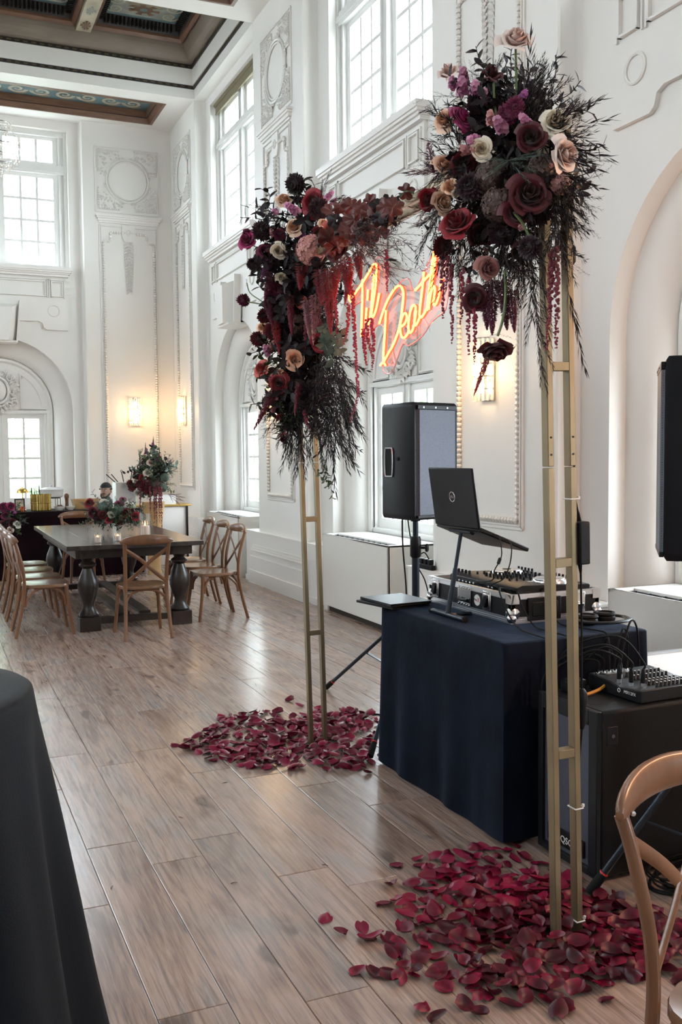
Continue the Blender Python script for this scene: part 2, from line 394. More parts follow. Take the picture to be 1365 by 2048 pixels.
def make_orn():
    rr = random.Random(3); out = {}
    b = MB(); fillet(b, PANEL_O, .022); fillet(b, [(-.435,1.095),(-.435,5.26),(.435,5.26),(.435,1.095)], .012, -.022); rope(b, PANEL)
    out['panel_moulding'] = b.mesh('panel_moulding', M['orn'])
    b = MB(); b.box(-.52,.52,-.075,0,5.40,5.425); b.box(-.505,.505,-.06,0,5.375,5.40); b.box(-.485,.485,-.04,0,5.335,5.375); b.box(-.47,.47,-.022,0,5.31,5.335)
    out['cap_moulding'] = b.mesh('cap_moulding', M['trim'])
    b = MB(); b.prism([(-.105,5.29),(.105,5.29),(.105,5.10),(.07,5.03),(-.07,5.03),(-.105,5.10)], -.03, 0, lambda u, v, a: Vector((u, a, v)))
    b.tube([(.034*math.cos(2*PI*i/16), -.034, 5.17+.042*math.sin(2*PI*i/16)) for i in range(16)], .009, 6, closed=True)
    out['tablet'] = b.mesh('tablet', M['orn'])
    b = MB()
    for i in range(17):
        z = 5.02-.047*i; wd = .085*(1-(i/17)**2*.75)
        for s in (-1, 1):
            leaf_blob(b, (s*.008, -.006, z), -PI/2+s*(1.0-.5*i/17), .085, .02, .03)
            leaf_blob(b, (s*wd*.6, -.004, z-.01), -PI/2+s*.5, .06, .017, .024)
            b.ball((s*wd*.5, -.016, z-.02), .011, 5, 4)
        b.ball((0, -.022, z-.02), .012, 5, 4)
    out['garland_drop'] = b.mesh('garland_drop', M['orn'])
    # square medallion
    b = MB(); fillet(b, [(-.51,5.48),(-.51,6.50),(.51,6.50),(.51,5.48)], .02)
    cz = 5.99
    for R, r in ((.335,.016),(.30,.012)):
        b.tube([(R*math.cos(2*PI*i/36), -.012, cz+R*math.sin(2*PI*i/36)) for i in range(36)], r, 6, closed=True)
    for sx in (-1, 1):
        for sz in (-1, 1):
            # raised corner spandrel with leaves
            arc = [(sx*.375*math.cos(a), cz+sz*.375*math.sin(a)) for a in [.32+(PI/2-.64)*i/8 for i in range(9)]]
            poly = [(sx*.47, arc[0][1]), (sx*.47, cz+sz*.47), (arc[-1][0], cz+sz*.47)]+arc[::-1]
            b.prism(poly, -.016, 0, lambda u, v, a: Vector((u, a, v)))
            for k in range(70):
                x = rr.uniform(.1, .46); z = rr.uniform(.1, .46)
                if math.hypot(x, z) < .40: continue
                leaf_blob(b, (sx*x, -.016, cz+sz*z), rr.uniform(0, 2*PI), .055, .016, .026)
            for k in range(9):
                b.ball((sx*(.14+.037*k), -.02, cz+sz*.455), .016, 5, 3); b.ball((sx*.455, -.02, cz+sz*(.14+.037*k)), .016, 5, 3)
    for a in range(4):
        for t in (-.22, -.1, .1, .22):
            A = a*PI/2+t; leaf_blob(b, (.36*math.cos(A), -.01, cz+.36*math.sin(A)), A+PI/2*(1 if t > 0 else -1), .07, .02, .028)
    out['medallion'] = b.mesh('medallion', M['orn'])
    return out
ORN = make_orn()
PB = {}
def pilaster(side, T, hw):
    if hw not in PB:
        PB[hw] = (pil_body(hw).mesh('pilaster', M['wall'], ang=30), pil_base(hw).mesh('plinth', M['trim']))
    def put(n, me): o = inst(n, me, PAR[side]); o.matrix_local = T; return o
    put('pilaster', PB[hw][0]); put('plinth', PB[hw][1])
    if side in 'rf':
        for n, me in ORN.items(): put(n, me)
for c, hw in PILS_R: pilaster('r', fr_right(c), hw); pilaster('l', fr_left(c), hw)
for c, hw in PILS_F: pilaster('f', fr_far(c), hw); pilaster('b', fr_back(c), hw)

# ---- bay dressing: sill, apron, keystone, lunette
def spiral(c, r0, turns, s=1, n=26, y=-.0):
    return [Vector((c[0]+s*r0*(1-i/n*.85)*math.cos(turns*2*PI*i/n), y, c[1]+r0*(1-i/n*.85)*math.sin(turns*2*PI*i/n))) for i in range(n+1)]
def make_bay_parts():
    out = {}; v = V_BAY
    b = MB(); w = 1.09
    b.box(-w-.03, w+.03, .02, .56, 4.515, 4.575)
    b.box(-w-.02, w+.02, .035, v+.01, 4.49, 4.515); b.box(-w+.0, w-.0, .06, v+.01, 4.465, 4.49); b.box(-w+.02, w-.02, .085, v+.01, 4.43, 4.465)
    out['window_sill'] = (b.mesh('window_sill', M['trim']))
    b = MB()
    # apron slab with stepped lower edge
    def slab(poly, y0, y1): b.prism(poly, y0, y1, lambda u, z, a: Vector((u, a, z)))
    lo = [(-1.05,4.43),(-1.05,3.60),(-.72,3.60),(-.68,3.63),(-.66,3.70),(-.60,3.73),(-.30,3.73),(-.22,3.66)]
    slab(lo+[(-.16,3.56),(.16,3.56)]+[(-x, z) for x, z in lo[::-1]], .135, v+.01)
    # raised panel frames
    for u0, u1 in ((-.72, .72), (-.98, -.80), (.80, .98)):
        for (a, c2, d, e) in ((u0, u1, 4.345, 4.36), (u0, u1, 4.12, 4.135), (u0, u0+.015, 4.12, 4.36), (u1-.015, u1, 4.12, 4.36)): b.box(a, c2, .105, .14, d, e)
        b.box(u0-.03, u1+.03, .118, .14, 4.375, 4.39); b.box(u0-.03, u0-.015, .118, .14, 4.10, 4.39); b.box(u1+.015, u1+.03, .118, .14, 4.10, 4.39)
    for s in (-1, 1):
        b.tube([(s*.84+.085*math.cos(2*PI*i/24), .13, 3.90+.085*math.sin(2*PI*i/24)) for i in range(24)], .012, 6, closed=True)
    out['apron_panel'] = b.mesh('apron_panel', M['wall'])
    b = MB()
    # keystone: faceted wedge with side fins
    z0, z1 = 3.40, 3.98
    b.add([(-.13,-.06,z0),(.13,-.06,z0),(.19,-.08,z1-.08),(-.19,-.08,z1-.08),(-.24,.14,z0-.0),(.24,.14,z0),(.30,.14,z1),(-.30,.14,z1)],
          [(0,1,2,3),(4,0,3,7),(1,5,6,2),(3,2,6,7),(0,4,5,1)])
    for s in (-1, 1):
        b.add([(s*.25,.05,z0),(s*.28,.05,z0),(s*.345,.05,z1+.05),(s*.315,.05,z1+.05),(s*.25,.15,z0),(s*.28,.15,z0),(s*.345,.15,z1+.05),(s*.315,.15,z1+.05)],
              [(0,1,2,3),(0,4,7,3),(1,5,6,2),(3,2,6,7),(0,1,5,4)])
    b.box(-.27,.27,-.02,.30,z0-.03,z0)
    out['keystone'] = b.mesh('keystone', M['wall'])
    b = MB(); y = .48
    for s in (-1, 1):
        pa = [(s*.66*math.cos(a), SPR+.0+.66*math.sin(a)) for a in [.04+(1.05)*i/10 for i in range(11)]]
        pts = [(s*.33, SPR+.03)]+pa+[(s*.33, pa[-1][1])]
        for i in range(len(pts)):
            p, q = pts[i], pts[(i+1) % len(pts)]; b.bar((p[0], y-.008, p[1]), (q[0], y-.008, q[1]), .02, .014)
    out['lunette_moulding'] = b.mesh('lunette_moulding', M['trim'])
    b = MB(); cz = SPR+.30
    b.prism([(-.29,SPR+.0),(.29,SPR+.0),(.29,SPR+.58),(.15,SPR+.64),(-.15,SPR+.64),(-.29,SPR+.58)], y-.02, y+.0, lambda u, z, a: Vector((u, a, z)))
    b.ball((0, y-.03, cz), (.115, .06, .165), 16, 10)
    b.tube([(.145*math.cos(2*PI*i/28), y-.05, cz+.20*math.sin(2*PI*i/28)) for i in range(28)], .02, 6, closed=True)
    rr = random.Random(5)
    for s in (-1, 1):
        for (cx, dz, r, tn) in ((.17,.20,.07,1.4),(.20,-.02,.055,1.5),(.13,-.24,.075,1.5),(.05,.27,.055,1.3),(.22,-.20,.05,1.2)):
            b.tube([p+Vector((0, y-.045, 0)) for p in spiral((s*cx, cz+dz), r, tn, s)], [.018-.012*i/26 for i in range(27)], 6)
        for k in range(26):
            a = rr.uniform(-1.5, 1.4); R = rr.uniform(.19, .27)
            leaf_blob(b, (s*R*math.cos(a)*.95, y-.03, cz+R*math.sin(a)*1.05), a if s > 0 else PI-a, .09, .026, .05)
    for k in range(5): leaf_blob(b, (0, y-.04, cz+.21), PI/2+(k-2)*.5, .10, .03, .05)
    out['cartouche'] = b.mesh('cartouche', M['orn'])
    return out
BP = make_bay_parts()
def dress(side, T):
    for n, me in BP.items():
        o = inst(n, me, PAR[side]); o.matrix_local = T
for c in BAYS_R[:3]: dress('r', fr_right(c))
dress('f', fr_far(BAYS_F[0]))

# ---- windows
def sash(b, u0, u1, z0, z1, y, cols, rows, st=.075, top=.075, bot=.1, mt=.032):
    d = .045
    b.box(u0, u0+st, y, y+d, z0, z1); b.box(u1-st, u1, y, y+d, z0, z1); b.box(u0+st, u1-st, y, y+d, z1-top, z1); b.box(u0+st, u1-st, y, y+d, z0, z0+bot)
    x0, x1, a0, a1 = u0+st, u1-st, z0+bot, z1-top
    for i in range(1, cols): x = x0+(x1-x0)*i/cols; b.box(x-mt/2, x+mt/2, y+.008, y+d-.008, a0, a1)
    for i in range(1, rows): z = a0+(a1-a0)*i/rows; b.box(x0, x1, y+.010, y+d-.010, z-mt/2, z+mt/2)
    cw, ch = (x1-x0)/cols, (a1-a0)/rows
    return [(x0+cw*(i+.5), a0+ch*(j+.5), cw, ch) for i in range(cols) for j in range(rows)], y+d/2
PANES = {}
def pane_mesh(w, h):
    k = (round(w, 3), round(h, 3))
    if k not in PANES: PANES[k] = MB().box(-w/2, w/2, -.002, .002, -h/2, h/2).mesh('pane', M['glass'], False)
    return PANES[k]
WM = {}
def upper_win():
    f = MB(); W = RO
    for s in (-1, 1):
        f.box(min(s*W, s*(W-.05)), max(s*W, s*(W-.05)), .26, .40, 4.57, 6.72); f.box(min(s*(W-.05), s*(W-.10)), max(s*(W-.05), s*(W-.10)), .30, .40, 4.57, 6.72)
        f.box(min(s*(W-.10), s*(W-.125)), max(s*(W-.10), s*(W-.125)), .285, .40, 4.57, 6.72)
        f.box(min(s*.07, s*.045), max(s*.07, s*.045), .27, .40, 4.57, 6.72)
    f.box(-.045, .045, .29, .40, 4.57, 6.72); f.box(-W, W, .27, .40, 6.64, 6.72); f.box(-W, W, .27, .42, 6.06, 6.20); f.box(-W, W, .25, .30, 6.10, 6.15)
    sashes = []
    for (u0, u1) in ((-W+.125, -.07), (.07, W-.125)):
        b = MB(); sashes.append((b, sash(b, u0, u1, 4.58, 6.06, .33, 3, 4, .085, .06, .09, .038)))
        b = MB(); sashes.append((b, sash(b, u0, u1, 6.20, 6.64, .33, 3, 1, .085, .05, .05, .038)))
    return f, sashes
def lower_win():
    f = MB(); W = .72
    for s in (-1, 1):
        f.box(min(s*(W+.06), s*W), max(s*(W+.06), s*W), .455, .50, .79, 2.35); f.box(min(s*W, s*(W-.04)), max(s*W, s*(W-.04)), .48, .60, .79, 2.30)
        f.box(min(s*.055, s*.035), max(s*.055, s*.035), .49, .6, .79, 2.30)
    f.box(-.035, .035, .505, .6, .79, 2.30); f.box(-W, W, .48, .60, 2.29, 2.36); f.box(-W-.06, W+.06, .45, .50, 2.30, 2.345); f.box(-W, W, .47, .66, .79, .84)
    sashes = []
    for (u0, u1) in ((-W+.04, -.055), (.055, W-.04)):
        b = MB(); sashes.append((b, sash(b, u0, u1, .84, 2.29, .52, 2, 4, .075, .075, .10)))
    return f, sashes
for kind, fn in (('u', upper_win), ('l', lower_win)):
    f, sh = fn(); WM[kind] = (f.mesh('window_frame', M['frame'], False), [(b.mesh('sash', M['frame'], False), p) for b, p in sh])
wn = [0]
def window(kind, T, panes=True):
    wn[0] += 1
    fm, sh = WM[kind]
    o = inst('window_%d' % wn[0], fm); o.matrix_world = T; struct(o)
    for sm, (pl, y) in sh:
        s = inst('sash', sm, o)
        if panes:
            for (x, z, cw, ch) in pl: inst('pane', pane_mesh(cw, ch), s, (x, y, z))
    R3 = T.to_3x3()
    z, sx, sy, yy = (5.65, 2.1, 2.1, .60) if kind == 'u' else (1.55, 1.42, 1.5, .66)
    portal(T @ Vector((0, yy, z)), (R3 @ Matrix.Rotation(-PI/2, 3, 'X')).to_euler(), sx, sy)
    return o
for c in BAYS_R[:3]: window('u', fr_right(c)); window('l', fr_right(c))
window('u', fr_far(BAYS_F[0])); window('l', fr_far(BAYS_F[0]))
for c in BAYS_R[:4]:
    window('u', fr_left(c), False)
    b = MB(); b.box(-.75, .75, .47, .56, .3, 2.36); o = b.build('window_board', M['trim'], WALL_L, smooth=False); o.matrix_local = fr_left(c)  # unseen panel added to shut daylight out of the left wall's lower openings
window('u', fr_right(BAYS_R[3]), False); window('l', fr_right(BAYS_R[3]), False)
window('u', fr_far(BAYS_F[1]), False); window('l', fr_far(BAYS_F[1]), False)
# roller blind at the head of the far bay's upper window
b = MB(); b.box(-1.05, 1.05, .235, .245, 6.58, 6.70); b.tube([(-1.06,.24,6.70),(1.06,.24,6.70)], .03, 10); b.box(-1.05,1.05,.23,.25,6.565,6.58)
o = b.build('roller_blind', mat('olive_blind', (.20,.17,.10), .8)); o.matrix_world = fr_right(BAYS_R[0]); tag(o, 'olive roller blind rolled down a little at the head of a tall window', 'blind')

# ---- ceiling
ce = MB()
BEAMS = [(14.21, YF+.6), (9.81, 11.47), (5.28, 6.95), (.75, 2.42), (YB-.6, -2.11)]
def recess(b, y0, y1):
    ins = .35; hi = 7.0; X0, X1 = XL, XP
    a0, a1 = y0+ins, (y1-ins if y1 < YF else 15.53)
    x0, x1 = XL+.4, XP-.36
    b.box(X0-.6, X1+.6 if y1 > YF or y0 < YB else X1+.6, y0, a0, ZS, 7.33); b.box(X0-.6, X1+.6, a1, y1, ZS, 7.33)
    b.box(X0-.6, x0, a0, a1, ZS, 7.33); b.box(x1, X1+.6, a0, a1, ZS, 7.33); b.box(x0, x1, a0, a1, 7.05, 7.33)
    return x0, x1, a0, a1
RECS = [recess(ce, y0, y1) for y0, y1 in BEAMS]
ce.box(XL-.7, XP+.7, YB-.7, YF+.7, 7.95, 8.05)
for y0, y1 in ((11.47,14.21),(6.95,9.81),(2.42,5.28),(-2.11,.75)):
    for (x0, x1) in ((XP, XP+.6), (XL-.6, XL)): ce.box(x0, x1, y0, y1, ZS, 7.95)
for y0, y1 in BEAMS: ce.box(XL-.6, XP+.6, y0+.02, y1-.02, 7.33, 7.95)
CEIL = struct(ce.build('ceiling', M['ceil'], smooth=False))
def ring(b, x0, x1, y0, y1, i0, i1, z0, z1):
    A = [(x0+i0,y0+i0,z0),(x1-i0,y0+i0,z0),(x1-i0,y1-i0,z0),(x0+i0,y1-i0,z0)]; B = [(x0+i1,y0+i1,z1),(x1-i1,y0+i1,z1),(x1-i1,y1-i1,z1),(x0+i1,y1-i1,z1)]
    b.add(A+B, [(i, (i+1) % 4, 4+(i+1) % 4, 4+i) for i in range(4)])
def scroll(b, cx, cy, r, s, z, wd=.02, turns=1.6, yscale=1):
    n = 30; prev = None; rows = []
    for i in range(n+1):
        t = i/n; a = turns*2*PI*t; R = r*(1-.85*t); ww = wd*(1-.6*t)
        rows.append([Vector((cx+s*(R-ww)*math.cos(a), cy+(R-ww)*math.sin(a)*yscale, z)), Vector((cx+s*(R+ww)*math.cos(a), cy+(R+ww)*math.sin(a)*yscale, z))])
    b.grid(rows)
RIBX = [2.23, .73, -.77, -2.27, -3.77]
for bi, (y0, y1) in enumerate(((11.47,14.21),(6.95,9.81),(2.42,5.28),(-2.11,.75))):
    b = MB(); ring(b, XL, XP, y0, y1, .003, .003, ZS, 7.33); ring(b, XL, XP, y0, y1, .035, .035, 7.045, 7.33); ring(b, XL, XP, y0, y1, 0, .035, 7.045, 7.045)
    b.build('fascia', M['ceil'], CEIL, smooth=False)
    if bi > 1: continue
    b = MB(); dk = MB()
    for ins, z in ((.003, 7.02), (.035, 7.30)):
        ring(dk, XL, XP, y0, y1, ins+.02, ins+.02, z-.022, z+.022); ring(dk, XL, XP, y0, y1, ins, ins+.02, z-.022, z-.022); ring(dk, XL, XP, y0, y1, ins, ins+.02, z+.022, z+.022)
        rr = random.Random(2)
        for k in range(60):
            x = XP-.1-k*.11
            b.box(x, x+.06, y1-ins-.026, y1-ins-.015, z-.01, z+.01); b.box(XP-ins-.026, XP-ins-.015, y0+.05+k*.045, y0+.075+k*.045, z-.01, z+.01)
    dk.build('dark_band', M['dent'], CEIL, smooth=False); b.build('bead_band', M['dentgold'], CEIL, smooth=False)
    b = MB(); n = 8
    rings = [(.035+.17*math.sin(PI/2*i/n), 7.33+.25*(1-math.cos(PI/2*i/n))) for i in range(n+1)]
    for (i0, z0), (i1, z1) in zip(rings, rings[1:]): ring(b, XL, XP, y0, y1, i0, i1, z0, z1)
    ring(b, XL, XP, y0, y1, .20, .20, 7.57, 7.95)
    b.build('cove', M['taupe'], CEIL)
    xs = [XP-.21]+[x for r in RIBX for x in (r+.1, r-.1)]+[XL+.21]
    for r in RIBX:
        b = MB(); b.box(r-.1, r+.1, y0+.16, y1-.16, 7.50, 7.8); o = b.build('rib', M['cream'], CEIL, smooth=False)
        b = MB(); rr = random.Random(4)
        for k in range(5):
            yy = y0+.4+k*(y1-y0-.8)/4
            b.cur = k % 2
            for q in range(8): leaf = .07*rr.uniform(.6, 1.1); b.add([(r, yy, 7.497), (r+leaf*math.cos(q*PI/4-.3), yy+2.2*leaf*math.sin(q*PI/4-.3), 7.497), (r+leaf*math.cos(q*PI/4+.3), yy+2.2*leaf*math.sin(q*PI/4+.3), 7.497)], [(0,1,2)])
        b.build('painted_motif', [M['brownp'], M['grey']], o, smooth=False)
    for k in range(0, len(xs), 2):
        xa, xb = xs[k+1], xs[k]
        ya, yb = y0+.2, y1-.2
        if xa < -1: continue
        b = MB(); ring(b, xa, xb, ya, yb, 0, .03, 7.56, 7.54); ring(b, xa, xb, ya, yb, .03, .06, 7.54, 7.58); ring(b, xa, xb, ya, yb, .06, .06, 7.58, 7.62); ring(b, xa, xb, ya, yb, .06, .075, 7.62, 7.62)
        b.build('oak_moulding', M['woodtrim'], CEIL, smooth=False)
        b = MB(); ring(b, xa, xb, ya, yb, .075, .15, 7.61, 7.74); o = b.build('dark_cornice', M['dent'], CEIL, smooth=False)
        b = MB()
        for e in range(int((xb-xa-.3)/.055)):
            x = xa+.16+e*.055; b.box(x, x+.026, yb-.15, yb-.09, 7.63, 7.73); b.box(x, x+.026, ya+.09, ya+.15, 7.63, 7.73)
        for e in range(int((yb-ya-.3)/.055)):
            y = ya+.16+e*.055; b.box(xb-.15, xb-.09, y, y+.026, 7.63, 7.73); b.box(xa+.09, xa+.15, y, y+.026, 7.63, 7.73)
        b.build('dentils', M['blackmet'], o, smooth=False)
        b = MB(); b.box(xa+.12, xb-.12, ya+.12, yb-.12, 7.74, 7.76)
        pnl = b.build('painted_panel', M['teal'], CEIL, smooth=False)
        b = MB(); b.box(xa+.22, xb-.22, ya+.22, yb-.22, 7.735, 7.74); b.build('painted_field', M['grey'], pnl, smooth=False)
        b = MB(); b.box(xa+.42, xb-.42, ya+.55, yb-.55, 7.73, 7.735); b.build('painted_field', M['goldp'], pnl, smooth=False)
        b = MB(); cx = (xa+xb)/2; rr = random.Random(8)
        for yy in (ya+.45, yb-.45):
            for q in range(14):
                a = q*2*PI/14; R = .10 if q % 2 else .17
                b.add([(cx, yy, 7.728), (cx+R*math.cos(a-.22)*1.3, yy+R*math.sin(a-.22), 7.728), (cx+R*math.cos(a+.22)*1.3, yy+R*math.sin(a+.22), 7.728)], [(0,1,2)])
            b.cur = 1; b.add([(cx+.05*math.cos(q*PI/6), yy+.05*math.sin(q*PI/6), 7.726) for q in range(12)], [tuple(range(12))]); b.cur = 0
        b.build('painted_sunburst', [M['brownp'], M['teal']], pnl, smooth=False)
        b = MB()
        for s in (-1, 1):
            for yy in (ya+.36, ya+.62, yb-.36, yb-.62): scroll(b, cx+s*.38, yy, .12, s, 7.729, .014)
            for q in range(6): scroll(b, cx+s*.34, ya+.8+q*(yb-ya-1.6)/5, .09, -s, 7.7285, .012)
        b.build('painted_scrollwork', M['cream'], pnl, smooth=False)
for k, (x0, x1, a0, a1) in enumerate(RECS[:2]):
    b = MB(); ring(b, x0, x1, a0, a1, -.02, .03, ZS-.004, ZS-.012); ring(b, x0, x1, a0, a1, .03, .05, ZS-.012, 6.93); ring(b, x0, x1, a0, a1, .05, .09, 6.93, 6.93); ring(b, x0, x1, a0, a1, .09, .09, 6.93, 7.05)
    b.build('oak_moulding', M['woodtrim'], CEIL, smooth=False)
    b = MB(); ring(b, x0, x1, a0, a1, .085, .085, 6.925, 7.03); ring(b, x0, x1, a0, a1, .07, .085, 6.925, 6.925); b.build('dark_band', M['dent'], CEIL, smooth=False)
    b = MB(); b.box(x0, x1, a0, a1, 7.03, 7.05); pnl = b.build('painted_panel', M['teal'], CEIL, smooth=False)
    b = MB(); cy = (a0+a1)/2; h = (a1-a0)/2-.1
    for q in range(18):
        cx = x1-.35-q*.34; b.cur = 0
        for s in (-1, 1): scroll(b, cx, cy+s*h*.42, h*.36, 1 if q % 2 else -1, 7.026, .03, 1.5)
        b.cur = 1
        b.add([(cx-.17, cy, 7.027), (cx-.05, cy+.09, 7.027), (cx+.07, cy, 7.027), (cx-.05, cy-.09, 7.027)], [(0,1,2,3)])
        for s in (-1, 1): b.add([(cx+.17, cy+s*h*.75, 7.027), (cx+.05, cy+s*h*.95, 7.027), (cx-.06, cy+s*h*.8, 7.027), (cx+.04, cy+s*h*.6, 7.027)], [(0,1,2,3)])
    b.build('painted_scrollwork', [M['cream'], M['goldp']], pnl, smooth=False)

# ---- floor: sub-floor plus planks
b = MB(); b.box(XL-.6, XP+.7, YB-.6, YF+.7, -.05, -.004); FLOOR = struct(b.build('floor', M['sub'], smooth=False))
PW, PLN = .2105, 1.309
pk = MB(); g = .0013; h0 = .0025
def plank_verts(w, l):
    return [(-w/2+g,-l/2+g,-.006),(w/2-g,-l/2+g,-.006),(w/2-g,l/2-g,-.006),(-w/2+g,l/2-g,-.006),(-w/2+g,-l/2+g,-.0012),(w/2-g,-l/2+g,-.0012),(w/2-g,l/2-g,-.0012),(-w/2+g,l/2-g,-.0012),
            (-w/2+g+h0,-l/2+g+h0,0),(w/2-g-h0,-l/2+g+h0,0),(w/2-g-h0,l/2-g-h0,0),(-w/2+g+h0,l/2-g-h0,0)]
PF = [(0,1,5,4),(1,2,6,5),(2,3,7,6),(3,0,4,7),(4,5,9,8),(5,6,10,9),(6,7,11,10),(7,4,8,11),(8,9,10,11)]
pm = pk.add(plank_verts(PW, PLN), PF).mesh('plank', M['plank'], False)
joint = {0: 2.66, 1: 3.71, 2: 2.57, 3: 3.399, -1: 3.438}
cand = []
rr = random.Random(11)
i0 = int((XL-.565)/PW)-1; i1 = int((XP+.6-.565)/PW)+1
for i in range(i0, i1+1):
    x = .565+PW*(i+.5)
    if x < XL-.1 or x > XP+.5: continue
    j = joint.get(i, rr.uniform(0, PLN)); off = j % PLN
    k = int((YB-off)/PLN)-1
    while off+k*PLN < YF+.5:
        cand.append((x, off+(k+.5)*PLN)); k += 1
def vis(x, y):
    d = Vector((x, y, 0))-CAM; z = d.dot(CF)
    if z < .5: return None
    px = IW/2+F*d.dot(CR)/z; py = IH/2+F*d.dot(CD)/z
    if -150 < px < IW+250 and py < IH+500: return z
    return None
cand = sorted([(vis(x, y) or 99, x, y) for x, y in cand])
stuff = MB()
for n, (z, x, y) in enumerate(cand):
    if n < 300 and z < 50: inst('plank', pm, FLOOR, (x, y, 0))
    else: stuff.add([(a+x, c+y, d) for a, c, d in plank_verts(PW, PLN)], PF)
o = stuff.build('floor_planks', M['plank'], FLOOR, smooth=False); o['kind'] = 'stuff'

# ---- radiator cabinets under the windows
def radiator(c, lab):
    t = thing('radiator_cabinet', lab, 'radiator', group=None); t.matrix_world = fr_right(c)
    b = MB(); w = .77; y0, y1 = -.08, .44
    b.box(-w, w, y0, y0+.02, .055, .79); b.box(-w, -w+.02, y0, y1, .055, .79); b.box(w-.02, w, y0, y1, .055, .79); b.box(-w, w, y1-.02, y1, .055, .79)
    b.box(-w, w, y0+.15, y1, .77, .79); b.box(-w, -w+.06, y0, y0+.15, .77, .79); b.box(w-.06, w, y0, y0+.15, .77, .79); b.box(-w, w, y0, y0+.03, .77, .79)
    b.build('cabinet', M['rad'], t, bevel=.004)
    b = MB(); b.box(-w+.06, w-.06, y0+.03, y0+.15, .745, .755)
    for q in range(12): x = -w+.08+q*(2*w-.16)/11; b.box(x-.004, x+.004, y0+.03, y0+.15, .755, .775)
    b.build('grille', M['slot'], t, smooth=False)
    b = MB(); b.box(-w+.1, w-.1, y0+.03, y1-.05, 0, .06); b.build('toe_kick', M['sub'], t, smooth=False)
    for s in (-1, 1):
        b = MB(); b.box(min(s*w, s*(w-.1)), max(s*w, s*(w-.1)), y0+.012, y1-.02, 0, .06)
        b.build('foot', M['rad'], t, smooth=False)
radiator(BAYS_R[0]+.0, 'white radiator cabinet under the window beside the dining chairs')
radiator(BAYS_R[1]+.02, 'white radiator cabinet under the window behind the tripod loudspeaker')
radiator(BAYS_R[2]+.02, 'white radiator cabinet under the arched window behind the mixer')
# outdoors: lawn and trees beyond the glass
b = MB(); b.add([(-60,-60,-1.2),(80,-60,-1.2),(80,80,-1.2),(-60,80,-1.2)], [(0,1,2,3)]); struct(b.build('ground', mat('pale_terrace', (.36,.36,.34), .8, vary=.15, vscale=.5), smooth=False))
def tree(loc, r, h, seed, lab):
    rr = random.Random(seed); t = thing('tree', lab, 'tree', loc)
    b = MB(); b.tube([(0,0,0),(.1,.05,h*.4),(.0,.1,h*.7)], [.22,.16,.08], 8); b.build('trunk', M['woodtrim'], t)
    b = MB()
    for k in range(1500):
        d = Vector((rr.gauss(0,1), rr.gauss(0,1), rr.gauss(0,1))); d.normalize(); p = Vector((d.x*r, d.y*r, h*.62+d.z*h*.42))*1.0
        q = p*1; q.x *= rr.uniform(.55,1.08); q.y *= rr.uniform(.55,1.08); s = rr.uniform(.12,.26)
        n = Vector((rr.gauss(0,1), rr.gauss(0,1), rr.gauss(0,1))).normalized(); a = n.orthogonal()*s; c = n.cross(a).normalized()*s*.6
        b.add([q-a, q-c, q+a, q+c], [(0,1,2,3)])
    b.build('crown', M['tree'], t, smooth=False)
M['tree'] = mat('tree_leaves', (.40,.55,.33), .6, vary=.2, vscale=2)
tree((.6, 24.5, -1.2), 3.2, 6.0, 1, 'pale green leafy tree seen through the window above the buffet')
tree((8.5, 27.5, -1.2), 3.0, 5.6, 2, 'leafy tree outdoors past the corner by the tall urn')
tree((12.5, 19.5, -1.2), 2.6, 5.0, 3, 'leafy tree outside the window above the dining chairs')
tree((12.5, 13.0, -1.2), 2.4, 4.6, 4, 'leafy tree outside the window behind the tripod loudspeaker')
# close the four room corners
for x, y, s, u in ((XP, YF, 1, 1), (XL, YF, -1, 1), (XP, YB, 1, -1), (XL, YB, -1, -1)):
    b = MB(); x0, x1 = sorted((x-s*.013, x+s*.5)); y0, y1 = sorted((y-u*.013, y+u*.5)); b.box(x0, x1, y0, y1, 0, ZS+.02)
    b.build('corner_post', M['wall'], WALL_F if u > 0 else WALL_B, smooth=False)
FONT_M = {}
def text_part(txt, size, mtl, parent, Mx, ext=.0006, name='lettering'):
    cu = bpy.data.curves.new('t', 'FONT'); cu.body = txt; cu.size = size; cu.extrude = ext; cu.align_x = 'CENTER'; cu.align_y = 'CENTER'; cu.resolution_u = 3
    to = bpy.data.objects.new('t', cu); COL.objects.link(to); bpy.context.view_layer.update()
    me = bpy.data.meshes.new_from_object(to); bpy.data.objects.remove(to)
    me.materials.clear(); me.materials.append(mtl); me.name = name
    o = inst(name, me, parent); o.matrix_local = Mx; return o

